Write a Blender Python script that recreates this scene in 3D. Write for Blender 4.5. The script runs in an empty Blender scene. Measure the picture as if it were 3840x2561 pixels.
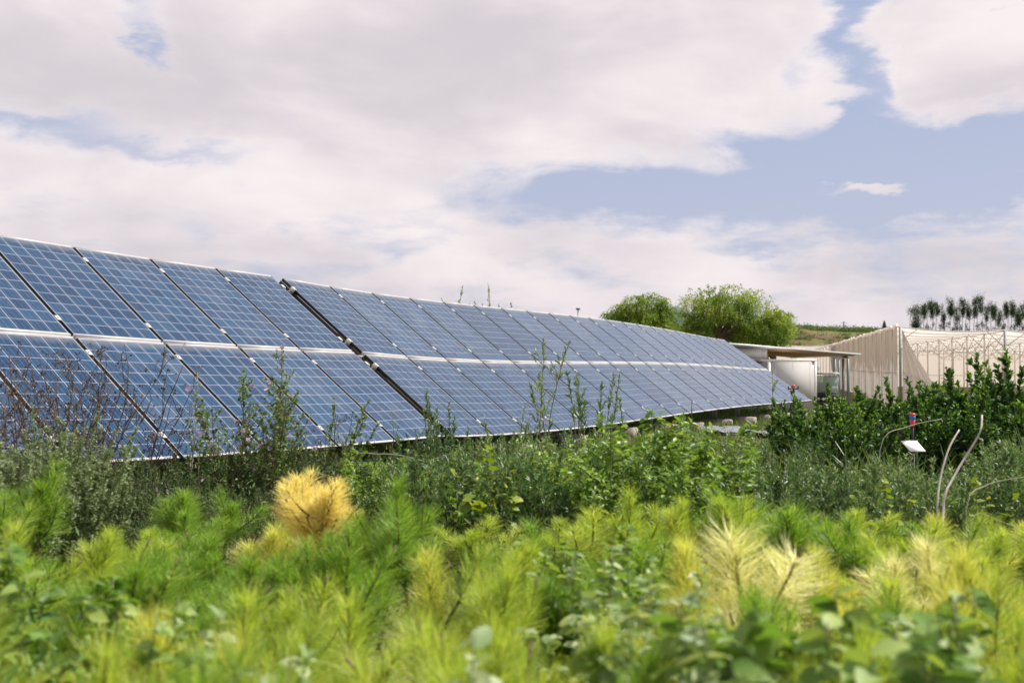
import bpy, math, random
import numpy as np
from mathutils import Vector, Matrix
R = math.radians
SC = bpy.context.scene
COL = SC.collection

# ------------------------------------------------------------------ camera
EYE = 1.6
FPX, CX, HY = 3673.0, 1920.0, 1365.0            # focal length and horizon row of the 3840 px wide photograph
cd = bpy.data.cameras.new('camera'); cam = bpy.data.objects.new('camera', cd); COL.objects.link(cam)
SC.camera = cam
cd.sensor_width = 36.0; cd.lens = FPX / 3840 * 36
cd.clip_start = 0.05; cd.clip_end = 6000
cam.location = (0, 0, EYE)
cam.rotation_euler = (R(90) + math.atan((HY - 1280.5) / FPX), 0, 0)
cd.dof.use_dof = True; cd.dof.focus_distance = 10.5; cd.dof.aperture_fstop = 3.0

# ------------------------------------------------------------------ world
SUN_EL, SUN_AZ = 52, 66                          # azimuth clockwise from +Y
wd = bpy.data.worlds.new('World'); SC.world = wd; wd.use_nodes = True
NT = wd.node_tree; NT.nodes.clear()
class E:
    """tiny expression wrapper over Math nodes"""
    nt = NT
    def __init__(s, sock): s.s = sock
    @staticmethod
    def m(op, *a, clamp=False):
        n = E.nt.nodes.new('ShaderNodeMath'); n.operation = op; n.use_clamp = clamp
        for i, v in enumerate(a):
            if isinstance(v, E): E.nt.links.new(v.s, n.inputs[i])
            else: n.inputs[i].default_value = float(v)
        return E(n.outputs[0])
    def __add__(s, o): return E.m('ADD', s, o)
    def __radd__(s, o): return E.m('ADD', s, o)
    def __sub__(s, o): return E.m('SUBTRACT', s, o)
    def __rsub__(s, o): return E.m('SUBTRACT', o, s)
    def __mul__(s, o): return E.m('MULTIPLY', s, o)
    def __rmul__(s, o): return E.m('MULTIPLY', s, o)
    def __truediv__(s, o): return E.m('DIVIDE', s, o)
    def __neg__(s): return E.m('MULTIPLY', s, -1)
def smooth(x, a, b, lo=0.0, hi=1.0):
    n = E.nt.nodes.new('ShaderNodeMapRange'); n.interpolation_type = 'SMOOTHSTEP'
    E.nt.links.new(x.s, n.inputs[0])
    for i, v in zip((1, 2, 3, 4), (a, b, lo, hi)): n.inputs[i].default_value = v
    return E(n.outputs[0])
def noise(vec, scale, detail=4, rough=.55, dist=0.0, nt=None):
    nt = nt or E.nt
    n = nt.nodes.new('ShaderNodeTexNoise')
    n.inputs['Scale'].default_value = scale; n.inputs['Detail'].default_value = detail
    n.inputs['Roughness'].default_value = rough; n.inputs['Distortion'].default_value = dist
    if vec is not None: nt.links.new(vec, n.inputs['Vector'])
    return E(n.outputs['Fac'])
def comb(x, y, z):
    n = E.nt.nodes.new('ShaderNodeCombineXYZ')
    for i, v in enumerate((x, y, z)):
        if isinstance(v, E): E.nt.links.new(v.s, n.inputs[i])
        else: n.inputs[i].default_value = v
    return n.outputs[0]
def mixc(f, a, b):
    n = E.nt.nodes.new('ShaderNodeMix'); n.data_type = 'RGBA'
    if isinstance(f, E): E.nt.links.new(f.s, n.inputs[0])
    else: n.inputs[0].default_value = f
    for i, v in ((6, a), (7, b)):
        if isinstance(v, tuple): n.inputs[i].default_value = (*v, 1)
        else: E.nt.links.new(v, n.inputs[i])
    return n.outputs[2]
tc = NT.nodes.new('ShaderNodeTexCoord'); sep = NT.nodes.new('ShaderNodeSeparateXYZ')
NT.links.new(tc.outputs['Generated'], sep.inputs[0])
dx, dy, dz = (E(sep.outputs[i]) for i in range(3))
az = E.m('ARCTAN2', dx, dy); el = E.m('ARCSINE', dz)
up = E.m('MAXIMUM', dz, 0.0) + 0.07
cu, cv = dx / up, dy / up
n_big = noise(comb(cu, cv, 0.0), 0.9, 6, .6)
n_det = noise(comb(az * 1.0, el * 2.4, 3.0), 7.0, 7, .58, .3)
n_fine = noise(comb(az * 1.0, el * 2.0, 8.0), 20.0, 6, .6)
n_lay = noise(comb(cu * .6, cv * 1.2, 5.0), 1.5, 5, .55)
def deg2(px, py):                                # a place in the sky given by the photo's pixel -> azimuth, elevation
    return math.atan((px - CX) / FPX), math.atan((HY - py) / FPX)
w1 = (n_det - .5) * .17; w2 = (n_fine - .5) * .05
waz = az + w1 + w2; wel = el + w1 * -.55 + w2 * .6 + (n_lay - .5) * .03
gap = None
for (px, py, rx, ry, a) in [(3150, 700, 800, 150, 1.3), (2250, 715, 480, 110, 1.0), (3750, 690, 500, 140, 1.1), (3260, 330, 95, 420, 1.0),
                            (3050, 330, 110, 60, .5), (470, 20, 95, 130, .85), (560, 240, 60, 70, .75), (3560, 40, 330, 75, .75), (120, 545, 330, 55, .78), (620, 610, 400, 40, .62),
                            (2900, 970, 260, 40, .35), (1100, 870, 500, 25, .2), (3320, 1120, 500, 40, .25), (3830, 420, 40, 120, .3)]:
    a0, e0 = deg2(px, py)
    u = (waz - a0) / (rx / FPX); v = (wel - e0) / (ry / FPX)
    g = E.m('EXPONENT', -(u * u + v * v)) * a
    gap = g if gap is None else gap + g
for (px, py, rx, ry, a) in [(3290, 752, 170, 38, 1.9), (3090, 330, 50, 60, .3), (3700, 300, 330, 200, .6), (3830, 735, 70, 20, .9)]:
    a0, e0 = deg2(px, py)
    u = (waz - a0) / (rx / FPX); v = (wel - e0) / (ry / FPX)
    gap = gap - E.m('EXPONENT', -(u * u + v * v)) * a
ahead = smooth(dy, .3, .8)
rest = smooth(n_big, .5, .62) * (1 - ahead) * .8    # broken blue in the parts of the sky the photo does not show
low = (noise(comb(az, el * 3.2, 12.0), 9.0, 6, .55, .2) - .5) * smooth(el, .10, .22, 1, 0) * 2.8 + smooth(el, .10, .22, .2, 0)
streak = (n_lay - .5) * .35
hole = smooth(gap + rest + (n_fine - .5) * .38 + (n_det - .5) * .6 + streak + low, .08, 1.0)
shade = smooth(noise(comb(az, el * 2.2, 1.0), 3.6, 5, .5, .3) * .8 + n_det * .16 + n_fine * .04, .34, .66)
sky = NT.nodes.new('ShaderNodeTexSky'); sky.sky_type = 'NISHITA'; sky.sun_disc = False
sky.sun_elevation = R(SUN_EL); sky.sun_rotation = R(SUN_AZ); sky.air_density = 1.1; sky.dust_density = 2.5
skyc = mixc(.92, sky.outputs[0], mixc(smooth(el, .05, .36), (3.65, 3.9, 4.95), (2.85, 3.35, 4.8)))
shade = E.m('MINIMUM', shade + smooth(gap + (n_det - .5) * .5, -.1, .5, 0, .35), 1.0)
cloud = mixc(shade, (4.8, 4.45, 4.75), (6.7, 6.15, 6.2))
colr = mixc(hole, cloud, skyc)
colr = mixc(smooth(el, -.02, .13, .4, 0), colr, (5.2, 4.8, 5.15))
bg = NT.nodes.new('ShaderNodeBackground'); bg.inputs['Strength'].default_value = 0.1
out = NT.nodes.new('ShaderNodeOutputWorld')
NT.links.new(colr, bg.inputs[0]); NT.links.new(bg.outputs[0], out.inputs[0])
wd.cycles.sampling_method = 'MANUAL'; wd.cycles.sample_map_resolution = 512

sl = bpy.data.lights.new('sun', 'SUN'); so = bpy.data.objects.new('sun', sl); COL.objects.link(so)
sl.energy = 5.0; sl.angle = R(0.6); sl.color = (1, .95, .86)
sdir = Vector((math.sin(R(SUN_AZ)) * math.cos(R(SUN_EL)), math.cos(R(SUN_AZ)) * math.cos(R(SUN_EL)), math.sin(R(SUN_EL))))
so.rotation_euler = sdir.to_track_quat('Z', 'Y').to_euler(); so.location = (30, 10, 60)

vs = SC.view_settings
SC.display_settings.display_device = 'sRGB'
vs.view_transform = 'Standard'; vs.look = 'None'; vs.exposure = 0.5; vs.gamma = 1.0
cy = SC.cycles
cy.use_adaptive_sampling = True; cy.adaptive_threshold = 0.02
cy.use_denoising = True
cy.max_bounces = 6; cy.diffuse_bounces = 3; cy.glossy_bounces = 2; cy.transmission_bounces = 4; cy.transparent_max_bounces = 12
cy.caustics_reflective = False; cy.caustics_refractive = False

# ------------------------------------------------------------------ helpers
def gz(y):                                       # height of the ground: level near the camera, falling gently beyond the array
    return float(np.interp(y, [-50, 2, 5, 8, 11.5, 14, 18, 20, 30, 42, 50, 400], [.3, .32, .44, .42, .34, .30, .30, .19, -.02, -.5, -.75, -.75]))
def at(px, py, d):                               # point d metres ahead that the photo shows at (px, py)
    return Vector(((px - CX) / FPX * d, d, EYE + (HY - py) / FPX * d))
def tag(o, label=None, cat=None, group=None, kind=None):
    if label: o['label'] = label
    if cat: o['category'] = cat
    if group: o['group'] = group
    if kind: o['kind'] = kind
    return o
def empty(name, label=None, cat=None, loc=(0, 0, 0), rz=0, group=None):
    o = bpy.data.objects.new(name, None); COL.objects.link(o); o.empty_display_size = .1
    o.location = loc; o.rotation_euler = (0, 0, rz)
    return tag(o, label, cat, group)

class Geo:
    """collects polygons with a per-face 'tint' and uv, then links ONE mesh object"""
    def __init__(s): s.v = []; s.f = []; s.t = []; s.uv = []; s.n = 0; s.mi = []
    def add(s, V, F, tint=None, uv=None, mi=0):
        V = np.asarray(V, float).reshape(-1, 3); F = np.asarray(F, int)
        s.v.append(V); s.f.append(F + s.n); s.n += len(V)
        k = len(F)
        s.t.append(np.full(k, .5) if tint is None else np.broadcast_to(np.asarray(tint, float), (k,)))
        s.uv.append(np.zeros((F.size, 2)) if uv is None else np.asarray(uv, float).reshape(-1, 2))
        s.mi.append(np.full(k, mi))
        return s
    def box(s, a, b, mi=0):
        (x0, y0, z0), (x1, y1, z1) = a, b
        V = [(x0, y0, z0), (x1, y0, z0), (x1, y1, z0), (x0, y1, z0), (x0, y0, z1), (x1, y0, z1), (x1, y1, z1), (x0, y1, z1)]
        return s.add(V, [(0, 3, 2, 1), (4, 5, 6, 7), (0, 1, 5, 4), (1, 2, 6, 5), (2, 3, 7, 6), (3, 0, 4, 7)], mi=mi)
    def hexa(s, q0, q1, mi=0):                   # box between two quads (bottom, top), corner to corner
        V = list(q0) + list(q1)
        return s.add([tuple(p) for p in V], [(0, 3, 2, 1), (4, 5, 6, 7), (0, 1, 5, 4), (1, 2, 6, 5), (2, 3, 7, 6), (3, 0, 4, 7)], mi=mi)
    def bar(s, p, q, w, h=None, mi=0):
        p, q = Vector(p), Vector(q); d = (q - p).normalized()
        side = d.cross(Vector((0, 0, 1)))
        side = side.normalized() if side.length > .05 else Vector((1, 0, 0))
        upv = side.cross(d); h = h or w
        o = [side * (sx * w / 2) + upv * (sy * h / 2) for sx, sy in ((-1, -1), (1, -1), (1, 1), (-1, 1))]
        return s.hexa([p + k for k in o], [q + k for k in o], mi)
    def tube(s, pts, rad, sides=5, tint=.5, cap=True):
        pts = np.asarray(pts, float); n = len(pts)
        rad = np.broadcast_to(np.asarray(rad, float), (n,))
        T = np.gradient(pts, axis=0); T /= np.linalg.norm(T, axis=1, keepdims=True) + 1e-9
        ref = np.array([0, 0, 1.]) if abs(T[:, 2]).mean() < .9 else np.array([1., 0, 0])
        A = np.cross(T, ref); A /= np.linalg.norm(A, axis=1, keepdims=True) + 1e-9
        B = np.cross(T, A)
        an = np.arange(sides) / sides * 2 * math.pi
        V = pts[:, None] + rad[:, None, None] * (A[:, None] * np.cos(an)[None, :, None] + B[:, None] * np.sin(an)[None, :, None])
        i = np.arange(n - 1)[:, None] * sides; j = np.arange(sides)[None]; j2 = (j + 1) % sides
        F = np.stack([i + j, i + j2, i + sides + j2, i + sides + j], -1).reshape(-1, 4)
        s.add(V.reshape(-1, 3), F, tint)
        if cap:
            s.f.append((np.array([range((n - 1) * sides, n * sides)]) + s.n - n * sides)); s.t.append(np.full(1, float(tint))); s.uv.append(np.zeros((sides, 2))); s.mi.append(np.zeros(1, int))
        return s
    def stamp(s, TV, TF, P, D, N, S, tint):
        """copies of a template (x across, y along D, z along N) at P, scaled S (n,) or (n,3)"""
        TV = np.asarray(TV, float); TF = np.asarray(TF, int); n = len(P)
        if n == 0: return s
        D = D / (np.linalg.norm(D, axis=1, keepdims=True) + 1e-9)
        X = np.cross(D, N); X /= np.linalg.norm(X, axis=1, keepdims=True) + 1e-9
        Z = np.cross(X, D)
        S = np.asarray(S, float); S = np.repeat(S[:, None], 3, 1) if S.ndim == 1 else S
        V = (P[:, None] + (TV[None, :, 0:1] * S[:, None, 0:1]) * X[:, None] + (TV[None, :, 1:2] * S[:, None, 1:2]) * D[:, None]
             + (TV[None, :, 2:3] * S[:, None, 2:3]) * Z[:, None])
        F = (TF[None] + (np.arange(n) * len(TV))[:, None, None]).reshape(-1, TF.shape[1])
        return s.add(V.reshape(-1, 3), F, np.repeat(tint, len(TF)))
    def mesh(s, name, mats, smooth=False):
        me = bpy.data.meshes.new(name)
        V = np.concatenate(s.v) if s.v else np.zeros((0, 3))
        sizes = np.concatenate([np.full(len(f), f.shape[1]) for f in s.f]); loops = np.concatenate([f.ravel() for f in s.f])
        me.vertices.add(len(V)); me.vertices.foreach_set('co', V.ravel().astype(np.float32))
        me.loops.add(len(loops)); me.loops.foreach_set('vertex_index', loops.astype(np.int32))
        me.polygons.add(len(sizes)); me.polygons.foreach_set('loop_start', np.concatenate([[0], np.cumsum(sizes)[:-1]]).astype(np.int32))
        me.polygons.foreach_set('loop_total', sizes.astype(np.int32))
        me.polygons.foreach_set('material_index', np.concatenate(s.mi).astype(np.int32))
        if smooth: me.polygons.foreach_set('use_smooth', np.ones(len(sizes), bool))
        me.update(calc_edges=True)
        a = me.attributes.new('tint', 'FLOAT', 'FACE'); a.data.foreach_set('value', np.concatenate(s.t).astype(np.float32))
        uv = np.concatenate(s.uv)
        if uv.any(): me.uv_layers.new(name='UVMap').data.foreach_set('uv', uv.ravel().astype(np.float32))
        for m in (mats if isinstance(mats, (list, tuple)) else [mats]): me.materials.append(m)
        return me
    def build(s, name, mats, parent=None, smooth=False):
        o = bpy.data.objects.new(name, s.mesh(name, mats, smooth)); COL.objects.link(o); o.parent = parent
        return o

KIDS = {}
def copy_tree(root):
    c = root.copy(); COL.objects.link(c)
    for ch in [o for o in bpy.data.objects if o.parent == root] if root.name not in KIDS else KIDS[root.name]:
        k = ch.copy(); COL.objects.link(k); k.parent = c
    return c
def remember(root):
    KIDS[root.name] = [o for o in bpy.data.objects if o.parent == root]

# ------------------------------------------------------------------ materials
def newmat(name):
    m = bpy.data.materials.new(name); m.use_nodes = True; m.node_tree.nodes.clear(); E.nt = m.node_tree
    return m, m.node_tree
def bsdf(nt, color, rough=.6, metal=0.0, spec=.5, **kw):
    b = nt.nodes.new('ShaderNodeBsdfPrincipled')
    if isinstance(color, tuple): b.inputs['Base Color'].default_value = (*color, 1)
    else: nt.links.new(color, b.inputs['Base Color'])
    if isinstance(rough, E): nt.links.new(rough.s, b.inputs['Roughness'])
    else: b.inputs['Roughness'].default_value = rough
    b.inputs['Metallic'].default_value = metal; b.inputs['Specular IOR Level'].default_value = spec
    for k, v in kw.items(): b.inputs[k].default_value = v
    return b
def finish(nt, sh):
    o = nt.nodes.new('ShaderNodeOutputMaterial'); nt.links.new(sh, o.inputs[0])
def ramp(fac, stops):
    r = E.nt.nodes.new('ShaderNodeValToRGB'); r.color_ramp.interpolation = 'LINEAR'
    els = r.color_ramp.elements
    while len(els) < len(stops): els.new(.5)
    for e, (p, c) in zip(els, stops): e.position = p; e.color = (*c, 1)
    E.nt.links.new(fac.s, r.inputs[0]); return r.outputs[0]
def attr(name='tint'):
    a = E.nt.nodes.new('ShaderNodeAttribute'); a.attribute_name = name; return E(a.outputs['Fac'])
def obj_coord():
    return E.nt.nodes.new('ShaderNodeTexCoord').outputs['Object']
def leafmat(name, stops, rough=.5, trans=.35, spec=.4, tcol=(1.25, 1.2, .55), var=.12):
    m, nt = newmat(name)
    oi = nt.nodes.new('ShaderNodeObjectInfo')
    f = attr() + (E(oi.outputs['Random']) - .5) * var
    c = ramp(f, stops)
    b = bsdf(nt, c, rough, 0, spec)
    t = nt.nodes.new('ShaderNodeBsdfTranslucent')
    mu = nt.nodes.new('ShaderNodeMix'); mu.data_type = 'RGBA'; mu.blend_type = 'MULTIPLY'; mu.inputs[0].default_value = 1
    nt.links.new(c, mu.inputs[6]); mu.inputs[7].default_value = (*tcol, 1); nt.links.new(mu.outputs[2], t.inputs[0])
    mx = nt.nodes.new('ShaderNodeMixShader'); mx.inputs[0].default_value = trans
    nt.links.new(b.outputs[0], mx.inputs[1]); nt.links.new(t.outputs[0], mx.inputs[2]); finish(nt, mx.outputs[0])
    return m
def plain(name, c, rough=.6, metal=0., vary=.15, scale=6., spec=.5, bump=0.):
    m, nt = newmat(name)
    n = noise(obj_coord(), scale, 5, .6)
    col = mixc(n, tuple(k * (1 - vary) for k in c), tuple(min(1, k * (1 + vary)) for k in c))
    b = bsdf(nt, col, rough, metal, spec)
    if bump:
        bp = nt.nodes.new('ShaderNodeBump'); bp.inputs['Strength'].default_value = bump; bp.inputs['Distance'].default_value = .02
        nt.links.new(n.s, bp.inputs['Height']); nt.links.new(bp.outputs[0], b.inputs['Normal'])
    finish(nt, b.outputs[0]); return m

M = {}
M['needle_green'] = leafmat('needle_green', [(0, (.075, .18, .02)), (.5, (.22, .39, .045)), (1, (.53, .63, .20))], .45, .48)
M['needle_lime'] = leafmat('needle_lime', [(0, (.16, .28, .025)), (.5, (.42, .54, .075)), (1, (.74, .77, .30))], .45, .48)
M['needle_yellow'] = leafmat('needle_yellow', [(0, (.24, .36, .04)), (.35, (.66, .68, .12)), (.6, (.80, .77, .22)), (1, (.88, .84, .42))], .5, .4, tcol=(1.1, 1.1, .7))
M['needle_cream'] = leafmat('needle_cream', [(0, (.40, .46, .08)), (.3, (.84, .80, .34)), (.6, (.94, .90, .54)), (1, (.95, .92, .70))], .55, .38, tcol=(1.05, 1.05, .8))
M['needle_orange'] = leafmat('needle_orange', [(0, (.40, .45, .06)), (.25, (.90, .78, .24)), (.6, (.94, .82, .34)), (1, (.95, .80, .52))], .55, .4, tcol=(1.05, 1.0, .7))
M['pine_bark'] = plain('pine_bark', (.10, .055, .04), .8, scale=60, vary=.5)
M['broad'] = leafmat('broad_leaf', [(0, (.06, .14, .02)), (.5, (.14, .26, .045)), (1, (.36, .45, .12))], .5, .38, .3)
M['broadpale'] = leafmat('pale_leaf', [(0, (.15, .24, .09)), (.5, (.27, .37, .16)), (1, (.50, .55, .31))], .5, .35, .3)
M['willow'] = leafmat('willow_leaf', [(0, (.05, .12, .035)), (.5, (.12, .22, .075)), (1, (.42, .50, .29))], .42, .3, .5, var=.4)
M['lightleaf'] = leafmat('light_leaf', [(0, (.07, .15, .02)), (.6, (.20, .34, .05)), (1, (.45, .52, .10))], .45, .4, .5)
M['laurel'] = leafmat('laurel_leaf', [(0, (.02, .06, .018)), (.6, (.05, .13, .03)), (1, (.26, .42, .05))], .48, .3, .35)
M['herb'] = leafmat('herb_leaf', [(0, (.13, .19, .09)), (.5, (.25, .32, .17)), (1, (.42, .46, .28))], .6, .25, .3)
M['darkshrub'] = leafmat('small_dark_leaf', [(0, (.03, .065, .02)), (.6, (.08, .15, .045)), (1, (.22, .30, .10))], .5, .3, .4)
M['weed'] = leafmat('weed_leaf', [(0, (.04, .09, .02)), (.6, (.10, .17, .045)), (.9, (.20, .25, .09)), (1, (.32, .28, .15))], .6, .3, .3)
M['strap'] = leafmat('strap_leaf', [(0, (.04, .10, .03)), (.6, (.10, .18, .05)), (1, (.34, .36, .10))], .4, .3, .5)
M['tree'] = leafmat('tree_leaf', [(0, (.055, .125, .015)), (.5, (.17, .26, .03)), (1, (.44, .48, .08))], .55, .42, .3)
M['gum'] = leafmat('gum_leaf', [(0, (.025, .06, .03)), (.6, (.06, .11, .05)), (1, (.16, .21, .09))], .5, .2, .3)
M['twig'] = plain('twig', (.16, .11, .08), .8, scale=50, vary=.4)
M['drytwig'] = plain('dry_twig', (.09, .06, .038), .85, scale=40, vary=.5)
M['palestick'] = plain('pale_stick', (.42, .38, .33), .8, scale=30, vary=.3)
M['stem_green'] = plain('green_stem', (.12, .16, .06), .7, scale=30, vary=.3)
M['bark'] = plain('bark', (.16, .12, .09), .9, scale=8, vary=.4, bump=.6)
M['gumbark'] = plain('gum_bark', (.34, .29, .25), .9, scale=2, vary=.3)
M['mallow'] = leafmat('mallow_leaf', [(0, (.05, .11, .02)), (.5, (.12, .20, .05)), (1, (.28, .36, .13))], .55, .35, .3)
M['petal'] = leafmat('petal', [(0, (.55, .30, .50)), (1, (.78, .58, .74))], .6, .4, .2, tcol=(1, 1, 1))
M['alu'] = plain('anodised_frame', (.52, .50, .50), .45, .3, .06, 9)
M['clamp'] = plain('clamp_metal', (.50, .48, .46), .6, 0, .08, 20)
M['galv'] = plain('galvanised_steel', (.17, .19, .185), .55, .5, .35, 12)
M['darkmetal_and_shade'] = plain('black_edge_metal_and_shade', (.012, .014, .016), .55, .2, .3, 9)  # black frame edges; also the shade put in at the array end
M['concrete'] = plain('concrete', (.30, .27, .24), .9, 0, .25, 5, .2, .4)
M['white'] = plain('white_panel', (.58, .56, .55), .6, 0, .05, 1.5)
M['whitetrim'] = plain('white_trim', (.82, .80, .79), .45, 0, .04, 1.5)
M['roofmetal'] = plain('roof_sheet', (.50, .53, .54), .45, .3, .12, 3)
M['green'] = plain('green_paint', (.02, .13, .09), .5, 0, .2, 5)
M['steelpost'] = plain('grey_green_post', (.20, .25, .25), .5, .3, .15, 5)
M['cornerpost'] = plain('weathered_post', (.30, .32, .30), .6, .2, .2, 3)
M['poleline'] = plain('net_pole_line', (.45, .40, .34), .9, 0, .2, 3)
M['storebody'] = plain('container_panel', (.50, .485, .475), .8, 0, .05, 1.5)
M['netpost'] = plain('net_house_steel', (.64, .58, .52), .8, 0, .15, 3)
M['black'] = plain('black_plastic', (.015, .017, .02), .45, 0, .3, 20)
M['bluehose'] = plain('dark_blue_hose', (.015, .03, .09), .45, 0, .3, 20)
M['red'] = plain('red_plastic', (.55, .03, .04), .4, 0, .15, 20)
M['blue'] = plain('blue_plastic', (.02, .12, .45), .4, 0, .15, 20)
M['rubber'] = plain('rubber', (.02, .02, .02), .8, 0, .3, 20)
M['sheet'] = plain('grey_plastic_sheet', (.15, .17, .19), .45, 0, .35, 9, .5, .8)
M['card'] = plain('white_card', (.85, .80, .76), .6, 0, .03, 5)

def wood():
    m, nt = newmat('timber_soffit')
    mp = nt.nodes.new('ShaderNodeMapping'); mp.inputs['Scale'].default_value = (1, 9, 9); nt.links.new(obj_coord(), mp.inputs[0])
    n = noise(mp.outputs[0], 2.0, 5, .6)
    b = bsdf(nt, mixc(n, (.20, .11, .05), (.42, .25, .12)), .7); finish(nt, b.outputs[0]); return m
M['wood'] = wood()
def clear():
    m, nt = newmat('clear_plastic')
    b = bsdf(nt, (.55, .62, .58), .15, 0, .5); t = nt.nodes.new('ShaderNodeBsdfTransparent'); t.inputs[0].default_value = (.8, .88, .84, 1)
    mx = nt.nodes.new('ShaderNodeMixShader'); mx.inputs[0].default_value = .6
    nt.links.new(b.outputs[0], mx.inputs[1]); nt.links.new(t.outputs[0], mx.inputs[2]); finish(nt, mx.outputs[0]); return m
M['clear'] = clear()
def netmat(name, c, op=.8, scallops=False):
    m, nt = newmat(name)
    tcn = nt.nodes.new('ShaderNodeTexCoord'); uvs = nt.nodes.new('ShaderNodeSeparateXYZ'); nt.links.new(tcn.outputs['UV'], uvs.inputs[0])
    U, V = E(uvs.outputs[0]), E(uvs.outputs[1])
    mp = nt.nodes.new('ShaderNodeMapping'); mp.inputs['Scale'].default_value = (1, .12, 1); nt.links.new(tcn.outputs['UV'], mp.inputs[0])
    n = noise(mp.outputs[0], 1.6, 5, .6)
    col = mixc(n, tuple(k * .86 for k in c), tuple(min(1, k * 1.08) for k in c))
    if scallops:                                   # browner above a scalloped edge, paler below it
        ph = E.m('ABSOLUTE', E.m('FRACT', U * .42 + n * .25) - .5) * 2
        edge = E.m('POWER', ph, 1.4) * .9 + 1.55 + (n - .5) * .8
        browned = smooth(V - edge, -.12, .5)
        col = mixc(browned * .75, col, (.55, .45, .36))
    b = bsdf(nt, col, .9, 0, .1); t = nt.nodes.new('ShaderNodeBsdfTranslucent'); nt.links.new(col, t.inputs[0])
    mx = nt.nodes.new('ShaderNodeMixShader'); mx.inputs[0].default_value = .5
    nt.links.new(b.outputs[0], mx.inputs[1]); nt.links.new(t.outputs[0], mx.inputs[2])
    tr = nt.nodes.new('ShaderNodeBsdfTransparent'); m2 = nt.nodes.new('ShaderNodeMixShader'); m2.inputs[0].default_value = op
    nt.links.new(tr.outputs[0], m2.inputs[1]); nt.links.new(mx.outputs[0], m2.inputs[2]); finish(nt, m2.outputs[0]); return m
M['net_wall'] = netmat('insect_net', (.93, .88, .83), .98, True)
M['net'] = netmat('white_net', (.86, .80, .75), .95)

def cells():
    """polycrystalline cells: uv 0..6 across, 0..10 along"""
    m, nt = newmat('photovoltaic_cells')
    tcn = nt.nodes.new('ShaderNodeTexCoord'); uvs = nt.nodes.new('ShaderNodeSeparateXYZ'); nt.links.new(tcn.outputs['UV'], uvs.inputs[0])
    U, V = E(uvs.outputs[0]), E(uvs.outputs[1])
    oi = nt.nodes.new('ShaderNodeObjectInfo'); rnd = E(oi.outputs['Random'])
    fu, fv = E.m('FRACT', U), E.m('FRACT', V)
    def line(f, w): return E.m('LESS_THAN', E.m('MINIMUM', f, 1 - f), w)
    grid = E.m('MAXIMUM', line(fu, .018), line(fv, .015))
    bus = E.m('LESS_THAN', E.m('ABSOLUTE', E.m('FRACT', fu * 3) - .5), .026)
    rim = E.m('MAXIMUM', E.m('GREATER_THAN', E.m('ABSOLUTE', U - 3), 3.0), E.m('GREATER_THAN', E.m('ABSOLUTE', V - 5), 5.0))
    wn = nt.nodes.new('ShaderNodeTexWhiteNoise'); wn.noise_dimensions = '3D'
    nt.links.new(comb(E.m('FLOOR', U), E.m('FLOOR', V), rnd * 50), wn.inputs['Vector'])
    cellr = E(wn.outputs['Value'])
    vo = nt.nodes.new('ShaderNodeTexVoronoi'); vo.inputs['Scale'].default_value = 9; nt.links.new(tcn.outputs['UV'], vo.inputs['Vector'])
    flake = E(nt.nodes.new('ShaderNodeSeparateColor').outputs[0]); nt.links.new(vo.outputs['Color'], flake.s.node.inputs[0])
    tone = cellr * .6 + flake * .35 + rnd * .4 - .1
    c = mixc(tone, (.003, .025, .072), (.013, .055, .122))
    dust = noise(comb(U * .5 + rnd * 40, V * .35, rnd * 9), 1.0, 5, .6)
    c = mixc(bus * .42, c, (.24, .28, .35))
    c = mixc(E.m('MAXIMUM', grid, rim), c, (.33, .36, .42))
    c = mixc(smooth(dust + (rnd - .5) * .25, .42, .85, .0, .11) , c, (.34, .33, .35))
    c = mixc(smooth(V + (dust - .5) * 1.2, .05, .7, .28, 0), c, (.30, .27, .24))
    r = smooth(dust, .3, .7, .13, .24)
    b = bsdf(nt, c, r, 0, .5); b.inputs['IOR'].default_value = 1.27   # textured, anti-reflective glass
    b.inputs['Sheen Weight'].default_value = .85; b.inputs['Sheen Roughness'].default_value = .25; b.inputs['Sheen Tint'].default_value = (.74, .78, .88, 1)
    b.inputs['Coat Weight'].default_value = .0; b.inputs['Coat Roughness'].default_value = .06
    finish(nt, b.outputs[0]); return m
M['cells'] = cells()

def groundmat():
    m, nt = newmat('soil_and_litter')
    n = noise(obj_coord(), .35, 6, .6); n2 = noise(obj_coord(), 9, 6, .65)
    c = mixc(smooth(n, .4, .6), (.09, .075, .045), (.10, .12, .04)); c = mixc(n2 * .7, c, (.20, .17, .10))
    b = bsdf(nt, c, .95, 0, .1)
    bp = nt.nodes.new('ShaderNodeBump'); bp.inputs['Strength'].default_value = .7; bp.inputs['Distance'].default_value = .05
    nt.links.new(n2.s, bp.inputs['Height']); nt.links.new(bp.outputs[0], b.inputs['Normal'])
    finish(nt, b.outputs[0]); return m
M['ground'] = groundmat()
def hillmat():
    m, nt = newmat('dry_bank_earth')
    co = obj_coord()
    mp = nt.nodes.new('ShaderNodeMapping'); mp.inputs['Scale'].default_value = (1, 1, 2.5); nt.links.new(co, mp.inputs[0])
    n = noise(mp.outputs[0], .09, 7, .65); n2 = noise(mp.outputs[0], .5, 5, .6)
    c = ramp(n * .75 + n2 * .25, [(.35, (.05, .065, .02)), (.46, (.13, .14, .05)), (.52, (.13, .085, .055)), (.6, (.11, .07, .045)), (.7, (.24, .18, .09))])
    b = bsdf(nt, c, .95, 0, .1); finish(nt, b.outputs[0]); return m
M['hill'] = hillmat()
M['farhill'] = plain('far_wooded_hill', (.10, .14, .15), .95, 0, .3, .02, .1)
M['terracotta'] = plain('terracotta_wall', (.45, .22, .15), .8)
M['pylon'] = plain('pylon_steel', (.22, .23, .26), .6, .3)

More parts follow.
